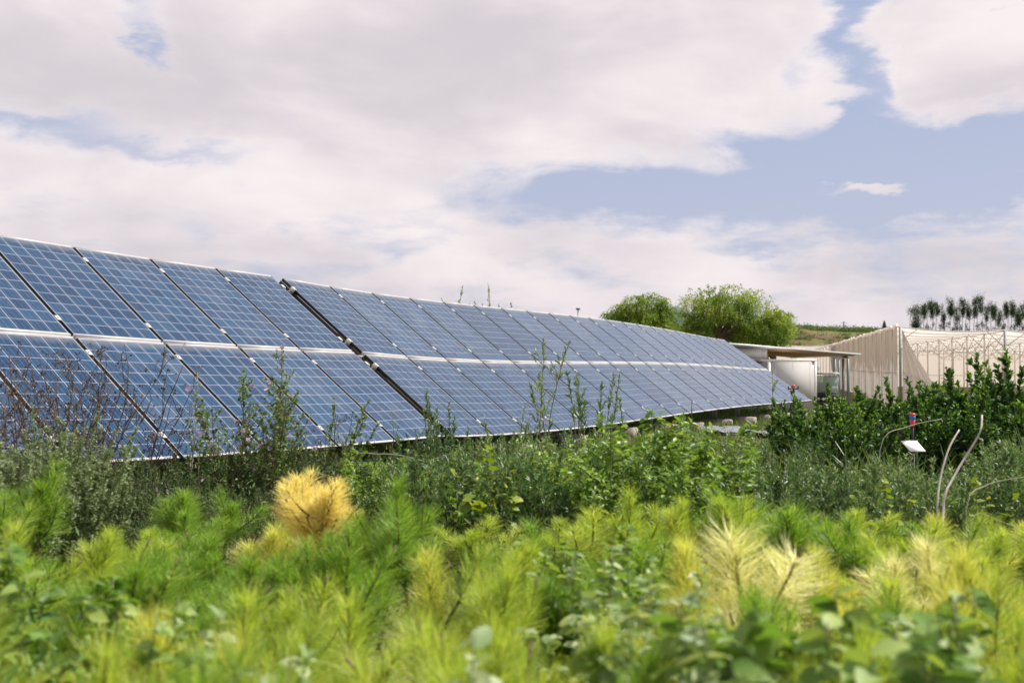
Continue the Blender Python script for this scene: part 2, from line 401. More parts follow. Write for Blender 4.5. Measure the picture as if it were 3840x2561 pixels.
# ================================================================== the ground and hills
def terrain():
    ys = np.concatenate([np.linspace(-25, 60, 86), np.linspace(64, 400, 50), np.linspace(450, 4500, 20)])
    xs = np.concatenate([np.linspace(-2500, -90, 12), np.linspace(-80, 120, 101), np.linspace(140, 2500, 12)])
    X, Y = np.meshgrid(xs, ys)
    Z = np.vectorize(gz)(Y) + .03 * np.sin(X * 1.7 + Y * .6) * np.cos(Y * 1.3 - X * .4) * (Y < 60)
    nx, ny = len(xs), len(ys)
    i = np.arange(ny - 1)[:, None] * nx + np.arange(nx - 1)[None]
    F = np.stack([i, i + 1, i + nx + 1, i + nx], -1).reshape(-1, 4)
    o = Geo().add(np.stack([X, Y, Z], -1).reshape(-1, 3), F).build('ground', M['ground'], smooth=True)
    tag(o, kind='structure')
terrain()
rng = np.random.default_rng(5)
def fbm1(x, seed, oct=5, base=1.0):
    r = np.random.default_rng(seed); y = np.zeros_like(x, float); a = 1.0
    for k in range(oct):
        ph = r.uniform(0, 6.28, 3); f = base * 2 ** k
        y += a * (np.sin(x * f + ph[0]) + .6 * np.sin(x * f * 1.37 + ph[1]) + .4 * np.sin(x * f * 1.83 + ph[2])) / 2
        a *= .55
    return y
# the bank behind the net houses: rises to a plateau about ten metres up
def ridge_z(x, y0=165):                          # crest height over the bank
    px = x / 185 * FPX + CX
    return EYE + (HY - float(np.interp(px, [-4000, 2200, 2700, 2960, 3100, 3300, 3450, 3900, 6000], [1250, 1250, 1236, 1228, 1238, 1242, 1262, 1268, 1268]))) / FPX * 185
def bank():
    xs = np.linspace(-60, 190, 260); prof = [(150, 0.), (156, .18), (160, .3), (165, .55), (170, .72), (175, .90), (180, .97), (185, 1.), (200, 1.02), (260, 1.1), (340, 1.25), (420, 1.3), (520, .6), (600, .0)]
    V = []
    for j, (y, k) in enumerate(prof):
        wob = fbm1(xs, 10 + j, 5, .12) * (.35 if 150 < y < 190 else .1)
        for x, w in zip(xs, wob):
            top = ridge_z(x * 185 / max(y, 185)) + .75
            V.append((x * (max(y, 185) / 185) , y + w * 5 * (0 < j < 8), -.8 + (top + .0) * k + w * .55 * (0 < j < 9)))
    nx = len(xs); i = np.arange(len(prof) - 1)[:, None] * nx + np.arange(nx - 1)[None]
    F = np.stack([i, i + 1, i + nx + 1, i + nx], -1).reshape(-1, 4)
    tag(Geo().add(V, F).build('hill', M['hill'], smooth=True), kind='structure')
bank()
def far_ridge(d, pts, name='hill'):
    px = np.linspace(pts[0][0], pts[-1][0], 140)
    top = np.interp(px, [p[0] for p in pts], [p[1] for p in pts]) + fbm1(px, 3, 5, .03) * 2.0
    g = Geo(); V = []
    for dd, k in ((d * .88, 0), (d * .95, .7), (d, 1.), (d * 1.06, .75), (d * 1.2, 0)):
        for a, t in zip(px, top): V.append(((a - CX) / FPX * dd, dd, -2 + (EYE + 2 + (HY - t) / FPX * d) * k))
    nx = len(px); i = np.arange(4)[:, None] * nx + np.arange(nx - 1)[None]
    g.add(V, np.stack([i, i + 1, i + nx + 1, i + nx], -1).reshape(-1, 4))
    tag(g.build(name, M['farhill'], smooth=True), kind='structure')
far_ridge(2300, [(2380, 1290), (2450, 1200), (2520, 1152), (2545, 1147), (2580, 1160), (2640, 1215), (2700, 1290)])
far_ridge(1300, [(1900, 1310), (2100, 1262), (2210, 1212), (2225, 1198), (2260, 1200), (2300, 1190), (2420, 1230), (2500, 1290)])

# ================================================================== solar arrays
T2= [[[-3.025, 12.853, 1.131], [-0.687, 11.562, -0.857]], [[-2.566, 13.747, 1.093], [-0.231, 12.467, -0.906]], [[-2.101, 14.639, 1.067], [0.233, 13.368, -0.94]], [[-1.631, 15.529, 1.051], [0.701, 14.267, -0.962]], [[-1.158, 16.418, 1.044], [1.174, 15.162, -0.975]], [[-0.683, 17.307, 1.041], [1.649, 16.056, -0.981]], [[-0.207, 18.196, 1.041], [2.125, 16.949, -0.983]], [[0.269, 19.086, 1.042], [2.601, 17.84, -0.983]], [[0.745, 19.976, 1.042], [3.078, 18.732, -0.982]], [[1.219, 20.868, 1.041], [3.553, 19.622, -0.981]], [[1.692, 21.761, 1.036], [4.028, 20.513, -0.983]], [[2.163, 22.656, 1.028], [4.501, 21.405, -0.986]], [[2.632, 23.552, 1.015], [4.973, 22.296, -0.993]], [[3.1, 24.449, 0.998], [5.444, 23.187, -1.003]], [[3.567, 25.348, 0.977], [5.914, 24.078, -1.015]], [[4.033, 26.247, 0.951], [6.384, 24.968, -1.03]], [[4.499, 27.146, 0.923], [6.854, 25.858, -1.048]], [[4.967, 28.045, 0.892], [7.327, 26.746, -1.066]], [[5.437, 28.944, 0.86], [7.802, 27.632, -1.083]], [[5.911, 29.841, 0.828], [8.281, 28.515, -1.099]], [[6.39, 30.736, 0.799], [8.765, 29.395, -1.111]], [[6.876, 31.628, 0.775], [9.256, 30.27, -1.118]]]
T1= [[[-6.362, 6.484, 1.369], [-4.037, 5.169, -0.619]], [[-5.903, 7.377, 1.324], [-3.573, 6.071, -0.664]], [[-5.444, 8.269, 1.279], [-3.109, 6.973, -0.71]], [[-4.983, 9.161, 1.24], [-2.644, 7.874, -0.749]], [[-4.522, 10.054, 1.208], [-2.178, 8.776, -0.782]], [[-4.06, 10.945, 1.182], [-1.711, 9.677, -0.808]], [[-3.597, 11.837, 1.163], [-1.244, 10.578, -0.828]], [[-3.134, 12.728, 1.15], [-0.775, 11.478, -0.841]]]
PW = .040                                        # frame thickness
def V3(a): return Vector((a[0], a[1], a[2] + EYE))   # the corner tables are heights above the eye
def panel_geo(a0, a1, b0, b1, joint):
    """one framed panel: a0,a1 upper corners, b0,b1 lower corners (world); returns frame and cell sheet"""
    nrm = (a1 - a0).cross(b0 - a0).normalized()
    if nrm.z < 0: nrm = -nrm
    def P(u, v, h): return a0.lerp(a1, u).lerp(b0.lerp(b1, u), v) + nrm * h
    W = (a1 - a0).length; H = (b0 - a0).length; tu, t = .005, .017
    g = Geo(); eu, ev = tu / W, t / H; base = a0
    for n_, (u0, u1, v0, v1) in enumerate(((0, 1, 0, ev), (0, 1, 1 - ev, 1), (0, eu, ev, 1 - ev), (1 - eu, 1, ev, 1 - ev))):
        q = [(u0, v0), (u0, v1), (u1, v1), (u1, v0)]
        g.hexa([P(*k, -PW) - base for k in q], [P(*k, -.0042) - base for k in q], int(n_ != joint))
        g.hexa([P(*k, -.004) - base for k in q], [P(*k, 0) - base for k in q], int(n_ > 1))
    c = Geo(); k = .003
    q = [(eu, 1 - ev), (1 - eu, 1 - ev), (1 - eu, ev), (eu, ev)]
    mu, mv = .05, .07
    c.add([P(*x, -k) - base for x in q], [(0, 1, 2, 3)], uv=[(-mu, 10 + mv), (6 + mu, 10 + mv), (6 + mu, -mv), (-mu, -mv)])
    c.add([P(*x, -k - .006) - base for x in q], [(0, 3, 2, 1)], uv=[(0, 0)] * 4, mi=1)
    return g, c, base
def solar_array(strip, label, base_i):
    T = [V3(s[0]) for s in strip]; B = [V3(s[1]) for s in strip]; n = len(strip)
    org = (T[0] + B[0]) / 2; org.z = gz(org.y)
    root = empty('solar_array', label, 'solar array', org)
    down = [(B[i] - T[i]).normalized() for i in range(n)]
    mid = [(T[i] + B[i]) / 2 for i in range(n)]
    hg = .017                                     # half the gap between neighbouring panels
    for i in range(n - 1):
        for row in (0, 1):
            def corner(k, e):                     # e: side offset towards the panel's inside
                along = (mid[i + 1] - mid[i]).normalized() * e
                if row == 0: return T[k] + along, mid[k] - down[k] * .013 + along
                return mid[k] + down[k] * .013 + along, B[k] + along
            a0, b0 = corner(i, hg); a1, b1 = corner(i + 1, -hg)
            g, c, base = panel_geo(a0, a1, b0, b1, 1 - row)
            p = g.build('solar_panel', [M['alu'], M['darkmetal_and_shade']], root); p.location = base - org
            s = c.build('cell_sheet', [M['cells'], M['darkmetal_and_shade']], p)
    nr = [(T[i + 1 if i < n - 1 else i] - T[i if i < n - 1 else i - 1]).cross(down[i]).normalized() for i in range(n)]
    nr = [v if v.z > 0 else -v for v in nr]
    fr = (.075, .42, .575, .915)                  # where the rails cross, as a share of the full slope
    L = [(B[i] - T[i]).length for i in range(n)]
    for f in fr + (.5,):
        g = Geo()
        for i in range(n - 1):
            p = T[i] + down[i] * L[i] * f - nr[i] * (PW + .025) - org; q = T[i + 1] + down[i + 1] * L[i + 1] * f - nr[i + 1] * (PW + .025) - org
            e = (q - p).normalized()
            if i == 0: p -= e * .07
            if i == n - 2: q += e * .05
            g.bar(p, q, .045, .045)
        g.build('rail', M['clamp' if f == .5 else 'galv'], root)
    for i in range(n):
        e = (T[min(i + 1, n - 1)] - T[max(i - 1, 0)]).normalized()
        for f in fr:
            g = Geo(); c = T[i] + down[i] * L[i] * f - org
            d = down[i]; u = nr[i]
            if i in (0, n - 1):
                s = -1 if i == 0 else 1
                q = lambda w0, w1, l, h: [c + e * w0 + d * -l + u * h, c + e * w0 + d * l + u * h, c + e * w1 + d * l + u * h, c + e * w1 + d * -l + u * h]
                a, b = (-.018, .028) if i == 0 else (-.028, .018)
                g.hexa(q(a, b, .035, .001), q(a, b, .035, .007))
                a, b = (-.018, -.006) if i == 0 else (.006, .018)
                g.hexa(q(a, b, .035, -.06), q(a, b, .035, .0008))
                a, b = (-.075, -.0185) if i == 0 else (.0185, .075)
                g.hexa(q(a, b, .03, -.066), q(a, b, .03, -.060))
            else:
                q = lambda w, l, h: [c - e * w - d * l + u * h, c - e * w + d * l + u * h, c + e * w + d * l + u * h, c + e * w - d * l + u * h]
                g.hexa(q(.024, .035, .001), q(.022, .034, .006))
                g.hexa(q(.008, .008, .006), q(.007, .007, .013))
            g.build('clamp', M['clamp'], root)
    if base_i == 0:                               # black strip added for the shade on the end by the gap
        g = Geo(); e = nr[0]; o = (mid[1] - mid[0]).normalized() * .012
        g.bar(T[0] + o - e * (PW + .055) - org, B[0] + o - e * (PW + .055) - org, .02, .10); g.build('end_shade_strip', M['darkmetal_and_shade'], root)
    blocks = []
    for i in range(base_i, n, 2):                 # supporting trestles
        g = Geo(); e = nr[i]
        top = T[i] + down[i] * L[i] * .04 - e * (PW + .09) - org; bot = T[i] + down[i] * L[i] * .965 - e * (PW + .09) - org
        g.bar(top, bot, .06, .08); g.build('sloped_beam', M['galv'], root)
        gh = gz(T[i].y) - org.z
        f1 = T[i] + down[i] * L[i] * .9 - e * (PW + .135) - org; z1 = gh + .22
        Geo().bar(f1, (f1.x, f1.y, z1), .09, .07).build('leg', M['galv'], root)
        f2 = T[i] + down[i] * L[i] * .12 - e * (PW + .135) - org
        Geo().bar(f2, (f2.x, f2.y, gh), .09, .07).build('leg', M['galv'], root)
        Geo().bar(f2.lerp(Vector((f2.x, f2.y, gh)), .8), f1.lerp(Vector((f1.x, f1.y, z1)), .15), .05, .04).build('brace', M['galv'], root)
        hd = Vector((down[i].x, down[i].y, 0)).normalized()
        blocks.append((org + Vector((f1.x, f1.y, gh)), hd, org + Vector((f2.x, f2.y, gh))))
    return blocks
blk = solar_array(T1, 'nearer solar array of blue panels, left of the black-edged gap', 1)
blk2 = solar_array(T2, 'long curving solar array of blue panels, running from the gap back to the white building', 0)
def block(p, hd, label, L0=.75, w=.3, h=.20):
    g = Geo(); s = Vector((-hd.y, hd.x, 0)); b = .015
    a = p - hd * .25; z = gz(a.y) - .05
    def q(m, hh): return [Vector((0, 0, hh)) + hd * x + s * y for x, y in ((m, -w / 2 + m), (m, w / 2 - m), (L0 - m, w / 2 - m), (L0 - m, -w / 2 + m))]
    g.hexa(q(0, 0), q(0, h + .04)); g.hexa(q(0, h + .0401), q(b, h + .05))
    o = g.build('concrete_block', M['concrete']); o.location = (a.x, a.y, z)
    tag(o, label, 'concrete block', 'concrete blocks under the front edge of the long array')
words = ['nearest the gap', 'second from the gap', 'third from the gap', 'behind the green leafy bush', 'just right of the leafy bush', 'beside the crumpled grey sheet', 'third past the green leafy bush', 'behind the willow sapling tip', 'left of the black sprinkler', 'last, farthest from the camera', 'farthest', 'end']
for k, (p, hd, _) in enumerate(blk2):
    block(p, hd, 'concrete block under the long array, ' + words[k], .62 + .06 * math.sin(k * 2.1))
for k, (p, hd, _) in enumerate(blk):
    block(p, hd, 'concrete ballast block under the nearer array, ' + ['far left in the shrubs', 'second from the left', 'third from the left', 'next to the gap'][k], .5)

# ================================================================== white building with canopy
def frame_of(p, q):                              # local axes of a wall seen from the front: u along, w away from the camera
    u = Vector((q.x - p.x, q.y - p.y, 0)); Lw = u.length; u.normalize(); return u, Vector((-u.y, u.x, 0)), Lw
def wallbox(g, o, u, w, x0, x1, y0, y1, z0, z1, mi=0):
    q = lambda z: [o + u * x + w * y + Vector((0, 0, z)) for x, y in ((x0, y0), (x0, y1), (x1, y1), (x1, y0))]
    g.hexa(q(z0), q(z1), mi)
def building():
    A, B = at(2560, 1275, 38.5), at(2878, 1304, 43); gb = gz(42)
    u, w, Lw = frame_of(A, B)
    root = empty('white_building', 'low white panelled building with thin metal roof edge behind the end of the array', 'building', (B.x, B.y, gb))
    o = Vector((A.x - B.x, A.y - B.y, 0))
    zt = B.z - gb - .04
    g = Geo(); wallbox(g, o, u, w, 0, Lw - .03, .03, 5, 0, zt - .42); g.build('wall', M['white'], root)
    g = Geo()
    k = 0; x = 0
    while x < Lw - .05:                           # fascia boards
        x1 = min(x + 2.0, Lw); wallbox(g, o, u, w, x, x1 - .008, 0, .02, zt - .40, zt - .005); x = x1
    wallbox(g, o, u, w, Lw - .02, Lw, .021, 5, zt - .4, zt - .005)
    g.build('fascia', M['white'], root)
    g = Geo(); wallbox(g, o, u, w, Lw - .04, Lw + .03, -.03, .029, 0, zt - .42); g.build('downpipe', M['green'], root)
    # roof sheet that carries on to the right as the canopy
    C = at(3228, 1328, 47.5); u2, w2, L2 = frame_of(A, C)
    g = Geo(); e0 = A.z - gb; e1 = C.z - gb
    q = lambda dz: [o - u2 * .1 - w2 * .02 + Vector((0, 0, e0 + dz)), o - u2 * .1 + w2 * 3.4 + Vector((0, 0, e0 + dz - .0)),
                    o + u2 * L2 + w2 * 3.4 + Vector((0, 0, e1 + dz - .06)), o + u2 * L2 - w2 * .02 + Vector((0, 0, e1 + dz))]
    g.hexa(q(-.05), q(.03)); g.build('roof', M['roofmetal'], root)
    g = Geo(); Ls = (B - A).length + .02
    def q3(dz): return [o + u2 * Ls + w2 * .03 + Vector((0, 0, e0 + (e1 - e0) * Ls / L2 + dz)), o + u2 * Ls + w2 * 3.3 + Vector((0, 0, e0 + (e1 - e0) * Ls / L2 + dz - .012)),
                        o + u2 * (L2 - .55) + w2 * 3.3 + Vector((0, 0, e0 + (e1 - e0) * (L2 - .55) / L2 + dz - .06)), o + u2 * (L2 - .55) + w2 * .03 + Vector((0, 0, e0 + (e1 - e0) * (L2 - .55) / L2 + dz))]
    g.hexa(q3(-.12), q3(-.052)); g.build('soffit', M['wood'], root)
    posts = []
    for px, d in ((3180, 46.6), (3161, 47.8), (3145, 49.2), (3131, 50.6)):
        p = at(px, 1345, d); posts.append(p)
        gg = Geo().box((-.045, -.045, gz(p.y) - gb), (.045, .045, p.z - gb - .0)); c = gg.build('post', M['steelpost'], root); c.location = (p.x - B.x, p.y - B.y, 0)
    g = Geo(); g.bar(posts[0] + Vector((0, 0, -.05)) - Vector((B.x, B.y, gb)) + Vector((0, 0, .12)), posts[3] - Vector((B.x, B.y, gb)) + Vector((0, 0, .07)), .09, .1); g.build('beam', M['steelpost'], root)
building()
def coldroom():
    A, B = at(2881, 1347, 41.2), at(3062, 1358, 41.5); gb = gz(42)
    u, w, Lw = frame_of(A, B); A = Vector((A.x, A.y, gb))
    root = empty('storage_container', 'white box container with raised pale rim, standing under the canopy', 'container', A)
    H = EYE + (HY - 1347) / FPX * 41.2 - gb; O = Vector((0, 0, 0)); t = .1
    g = Geo(); wallbox(g, O, u, w, t, Lw - t, .03, 2.2, .1, H - t); g.build('body', M['storebody'], root)
    g = Geo()
    wallbox(g, O, u, w, 0, Lw, 0, 2.25, H - t, H); wallbox(g, O, u, w, 0, Lw, 0, 2.25, 0, .098)
    wallbox(g, O, u, w, 0, t, 0, .12, .0985, H - t - .001); wallbox(g, O, u, w, Lw - t, Lw, 0, .12, .0985, H - t - .001)
    wallbox(g, O, u, w, Lw - t, Lw, 2.13, 2.25, .0985, H - t - .001)
    g.build('rim', M['whitetrim'], root)
    g = Geo()
    for x in (.3, 1.08, 1.85): wallbox(g, O, u, w, x, x + .012, .024, .0295, .12, H - t - .02)
    g.build('joint', M['roofmetal'], root)
    p = Geo(); an = np.linspace(0, 2 * math.pi, 13)[:-1]
    c = O + u * (Lw + .09) + w * .15 + Vector((0, 0, H - .42))
    p.tube([c - w * .04, c + w * .04], .1, 14); p.tube([c, c - u * .1], .02, 6)
    p.build('fan_housing', M['whitetrim'], root)
coldroom()
def cart():
    p = at(3092, 1400, 49.0); g0 = gz(p.y)
    root = empty('golf_cart', 'white-roofed golf cart with dark body parked under the canopy', 'golf cart', (p.x + .1, p.y, g0), R(-18))
    def b(name, mat, *bx):
        g = Geo()
        for a, c in bx: g.box(a, c)
        return g.build(name, M[mat], root)
    # x = width, y = length (front towards -y)
    g = Geo(); prof = [(-1.15, .30), (-1.2, .55), (-1.05, .78), (-.62, .92), (-.55, .45), (.05, .42), (.12, .70), (.75, .72), (1.15, .80), (1.2, .35), (1.1, .28)]
    n = len(prof); V = [(-.58, y, z) for y, z in prof] + [(.58, y, z) for y, z in prof]
    for i in range(n - 1): g.add([V[i], V[i + 1], V[n + i + 1], V[n + i]], [(0, 1, 2, 3)])
    for s in (0, n):
        g.add([V[s + k] for k in range(n)], [tuple(range(n))])
    g.build('body', M['black'], root)
    b('seat', 'whitetrim', ((-.52, .1, .722), (.52, .62, .84))); b('seat_back', 'whitetrim', ((-.52, .60, .86), (.52, .70, 1.2)))
    g = Geo(); g.box((-.62, -.85, 1.80), (.62, .95, 1.85)); g.box((-.58, -.8, 1.851), (.58, .9, 1.89)); g.build('roof', M['whitetrim'], root)
    for x in (-.54, .54):
        Geo().bar((x, -.62, .9), (x, -.45, 1.80), .035).build('roof_post', M['whitetrim'], root)
        Geo().bar((x, .85, .75), (x, .75, 1.80), .035).build('roof_post', M['whitetrim'], root)
    Geo().hexa([Vector((-.5, -.615, .93)), Vector((.5, -.615, .93)), Vector((.5, -.605, .93)), Vector((-.5, -.605, .93))],
               [Vector((-.5, -.46, 1.74)), Vector((.5, -.46, 1.74)), Vector((.5, -.45, 1.74)), Vector((-.5, -.45, 1.74))]).build('windscreen', M['clear'], root)
    an = np.linspace(0, 2 * math.pi, 19)
    g = Geo(); g.tube([(-.2 + .17 * math.cos(a), -.32 + .05 * math.sin(a), 1.0 + .16 * math.sin(a)) for a in an], .014, 5); g.bar((-.2, -.32, 1.0), (-.2, -.55, .7), .03)
    g.build('steering_wheel', M['rubber'], root)
    for x in (-.56, .56):
        for y in (-.82, .78):
            c = Geo().tube([(x - .08, y, .23), (x + .08, y, .23)], .23, 18).build('wheel', M['rubber'], root)
            Geo().tube([(x - .085, y, .23), (x + .085, y, .23)], .11, 12).build('rim', M['whitetrim'], c)
    for x in (-.38, .38): Geo().tube([(x, -1.16, .62), (x, -1.2, .62)], .06, 10).build('headlight', M['whitetrim'], root)
    Geo().box((-.1, -1.21, .45), (.1, -1.2, .55)).build('red_marker', M['red'], root)
cart()
p = at(3122, 1400, 50.5); g0 = gz(p.y)
root = empty('clear_screen', 'clear greenish plastic screen standing right of the golf cart', 'screen', (p.x, p.y, g0))
Geo().box((-.45, 0, .35), (.35, .012, 1.75)).build('pane', M['clear'], root)
g = Geo()
for x in (-.48, .355): g.box((x, -.01, 0), (x + .03, .022, 1.78))
g.box((-.449, -.008, 1.755), (.354, .02, 1.785)); g.build('frame', M['steelpost'], root)

# ================================================================== net houses
DU = Vector((.242, .970, 0)); DV = Vector((.970, -.242, 0))      # into the depth, and along the open front
def cloth(g, fn, nu, nv, uvs=(1, 1)):
    us, vsx = np.linspace(0, 1, nu), np.linspace(0, 1, nv)
    V = [fn(a, b) for b in vsx for a in us]
    i = np.arange(nv - 1)[:, None] * nu + np.arange(nu - 1)[None]
    F = np.stack([i, i + 1, i + nu + 1, i + nu], -1).reshape(-1, 4)
    uvp = np.array([(a * uvs[0], b * uvs[1]) for b in vsx for a in us]); g.add(V, F, uv=uvp[F.ravel()]); return g
def net_house(O, nrow, ncol, depth, H, label, right_open=True, sag=.16, dense=True):
    """O: near left foot; columns along DV every 5.5 m, posts every 5 m into the depth"""
    root = empty('net_house', label, 'net house', O)
    D = depth; S = 5.5; W = S * ncol; nd = int(D / 5)
    def Ht(s, t):                                 # height of the cable grid, s along front (m), t into depth (m)
        return H(s, t)
    def P(s, t, z): return DV * s + DU * t + Vector((0, 0, z))
    rs = np.random.default_rng(3)
    ph = rs.uniform(0, 6, 8)
    def left(a, b):
        t = a * D; top = Ht(0, t) - .02 - .07 * abs(math.sin(t * .63)) + .03 * math.sin(t * 2.7 + 1)
        pl = .05 * math.sin(t * 4.1 + ph[0]) + .035 * math.sin(t * 7.3 + ph[1]) + .03 * math.sin(t * 2.3 + ph[2])
        z = top * b
        belly = .10 * math.sin(b * math.pi * 2) * math.sin(t * 1.3)
        return P(-.06 + pl * (1 - .5 * abs(b - .45)) + belly, t, z)
    g = cloth(Geo(), left, int(D * 5), 12, (D, Ht(0, 0)))
    for k, t in enumerate(np.arange(1.2, D - .5, 1.55)):
        t += .35 * math.sin(k * 2.3); g.bar(P(-.17, t, 0), P(-.16, t, Ht(0, t) - .12), .018 + .016 * (k % 3 == 0), mi=1)  # bars added outside stand in for poles showing through the net
    g.build('side_net', [M['net_wall'], M['poleline']], root, smooth=True)
    # bunched hem along the top
    g = Geo(); tt = np.linspace(0, D, int(D * 2.5))
    g.tube([P(-.05 + .04 * math.sin(t * 5), t, Ht(0, t) - .0 + .045 * math.sin(t * 2.6) + .03 * math.sin(t * 6.1)) for t in tt], [.07 + .03 * math.sin(t * 3.3) for t in tt], 7)
    g.build('rolled_hem', M['net'], root, smooth=True)
    def roof(a, b):
        s, t = a * W, b * D
        k = (s % S) / S; m = (t % 5) / 5
        return P(s, t, Ht(s, t) - sag * (4 * k * (1 - k)) - .06 * math.sin(m * math.pi))
    g = cloth(Geo(), roof, ncol * 8 + 1, nd * 3 + 1); g.build('roof_net', M['net'], root, smooth=True)
    g = cloth(Geo(), lambda a, b: P(a * W, D + .05 * math.sin(a * 40), b * (Ht(a * W, D) - .05)), ncol * 6, 4); g.build('back_net', M['net'], root, smooth=True)
    g = cloth(Geo(), lambda a, b: P(W + .05 * math.sin(a * 60), a * D, b * (Ht(W, a * D) - .05)), nd * 3, 4); g.build('far_side_net', M['net'], root, smooth=True)
    for c in range(ncol + 1):
        for r in range(0, nd + 1):
            s, t = c * S, r * 5.0; w = .12 if r == 0 else .08
            g = Geo(); z = Ht(s, t) - .03
            q = lambda zz: [P(s + x, t + y, zz) for x, y in ((-w / 2, -w / 2), (w / 2, -w / 2), (w / 2, w / 2), (-w / 2, w / 2))]
            off = .11 if c == 0 else 0
            q2 = lambda zz: [v + DV * off for v in q(zz)]
            g.hexa(q2(0), q2(z)); g.build('post', M['cornerpost' if r == 0 else 'netpost'], root)
        if c == 0: continue
        for r in range(nd):                       # cross-braced bows between posts
            g = Geo(); s = c * S; t0, t1 = r * 5.0 + .06, r * 5.0 + 4.94
            z0, z1 = Ht(s, t0) - .08, Ht(s, t1) - .08
            g.bar(P(s, t0, z0), P(s, t1, z1), .045); g.bar(P(s, t0, z0 - 1.0), P(s, t1, z1 - 1.0), .028)
            for a, b in ((0, .5), (.5, 1)):
                ta, tb = t0 + (t1 - t0) * a, t0 + (t1 - t0) * b
                za, zb = z0 + (z1 - z0) * a, z0 + (z1 - z0) * b
                g.bar(P(s, ta, za), P(s, tb, zb - 1.0), .02); g.bar(P(s + .04, ta, za - 1.0), P(s + .04, tb, zb), .02)
            g.build('truss', M['netpost'], root)
    for r in range(0, nd + 1):                    # cables across, sagging with the cloth
        t = r * 5.0; g = Geo()
        for c in range(ncol):
            pts = []
            for k in np.linspace(0, 1, 9):
                s = (c + k) * S; pts.append(P(s, t, Ht(s, t) - sag * (4 * k * (1 - k)) - .03))
            g.tube(pts, .022 if r else .035, 5)
            if dense: g.bar(P(c * S + .1, t + .05, Ht(c * S, t) - .9), P(c * S + 1.1, t + .05, Ht(c * S, t) - .12), .04); g.bar(P(c * S + S - 1.1, t + .05, Ht(c * S, t) - .12), P(c * S + S - .1, t + .05, Ht(c * S + S, t) - .9), .04)
        g.build('cross_cable', M['netpost'], root)
    g = Geo(); tt = np.linspace(0, D, 30); g.tube([P(-.16, t, 1.85 + .03 * math.sin(t * .9)) for t in tt], .035, 5); g.build('side_rail', M['netpost'], root)
    for zz in (1.2,):
        g = Geo(); g.tube([P(W * a, D - .3, zz) for a in (0, 1)], .03, 4); g.build('back_rail', M['netpost'], root)
    return root, P
P0 = at(3368, 1300, 55); O = Vector((P0.x, P0.y, gz(55)))
HT = lambda s, t: 4.48 - s * .045 - t * .003
nh, PP = net_house(O, 10, 4, 50, HT, 'large beige net house with pleated side curtain and open steel-framed front')
# flap of cloth hung from the corner post, spreading down and to the right
def flap(a, b):
    z = 4.3 * (1 - b) + .02
    s = .18 + (2.35 * b ** 1.15) * a + .05
    fold = .12 * math.sin(a * 21) * (.3 + b)
    return PP(s, .0 + fold - .25 * a * b, z)
cloth(Geo(), flap, 40, 16).build('corner_flap', M['net'], nh, smooth=True)
g = Geo(); g.tube([PP(.24, .1, 1.9), PP(1.1, 0, 1.55), PP(2.0, -.1, .8), PP(2.6, -.1, .1)], .03, 5); g.build('guy_cable', M['netpost'], nh)
P1 = at(2700, 1300, 100); O1 = Vector((P1.x, P1.y, gz(100)))
net_house(O1, 6, 3, 30, lambda s, t: 4.65 - s * .03, 'far net house seen between the round tree and the beige net house', sag=.25, dense=True)

# ================================================================== pylons, lamp, distant house
def pylon(px, top, d, label, H=32):
    p = at(px, top, d)
    root = empty('power_pylon', label, 'pylon', (p.x, d, p.z - H)); w = 1.0; g = Geo()
    def leg(sx, sy): return [Vector((sx * 3.2, sy * 3.2, 0)), Vector((sx * .9, sy * .9, H * .62)), Vector((sx * .25, sy * .25, H))]
    L = [leg(*s) for s in ((-1, -1), (1, -1), (1, 1), (-1, 1))]
    for l in L: g.bar(l[0], l[1], .35); g.bar(l[1], l[2], .3)
    for k in range(8):
        f = k / 8; f2 = (k + 1) / 8
        for i in range(4):
            a, b = L[i], L[(i + 1) % 4]
            def pt(l, t): 
                z = t * H; return l[0].lerp(l[1], z / (H * .62)) if z < H * .62 else l[1].lerp(l[2], (z - H * .62) / (H * .38))
            g.bar(pt(a, f), pt(b, f2), .18); g.bar(pt(b, f), pt(a, f2), .18)
    g.build('lattice_tower', M['pylon'], root)
    for z, hw in ((H * .66, 4.6), (H * .79, 5.4), (H * .92, 4.2)):
        a = Geo(); a.bar((-hw, 0, z), (hw, 0, z), .3); a.bar((-hw, 0, z), (0, 0, z + 1.6), .18); a.bar((hw, 0, z), (0, 0, z + 1.6), .18)
        for x in (-hw, hw): a.bar((x, 0, z), (x, 0, z - 1.5), .22)
        a.build('cross_arm', M['pylon'], root)
pylon(2957, 1172, 900, 'taller lattice pylon just right of the round tree')
pylon(3165, 1204, 1300, 'smaller lattice pylon between the round tree and the beige net house')
p = at(2168, 1157, 75); root = empty('lamp_post', 'slim grey lamp post rising behind the top edge of the array', 'lamp post', (p.x, p.y, gz(75)))
Geo().tube([(0, 0, 0), (0, 0, p.z - gz(75) - .1)], [.06, .045], 8).build('pole', M['galv'], root)
Geo().box((-.16, -.1, p.z - gz(75) - .1), (.16, .1, p.z - gz(75) + .04)).build('lamp_head', M['galv'], root)
p = at(2020, 1168, 110); root = empty('lamp_post', 'thin distant mast left of the slim lamp post, barely above the array', 'mast', (p.x, p.y, gz(110)))
root.name = 'mast'
Geo().tube([(0, 0, 0), (0, 0, p.z - gz(110))], [.05, .03], 6).build('pole', M['galv'], root); Geo().bar((-.3, 0, p.z - gz(110) - .3), (.3, 0, p.z - gz(110) - .3), .04).build('antenna', M['galv'], root)
p = at(2212, 1193, 1150); root = empty('distant_house', 'tiny terracotta house on the far hill left of the trees', 'house', (p.x, p.y, p.z - 7))
Geo().box((-7, -4, -5), (7, 4, 4.5)).build('wall', M['terracotta'], root)
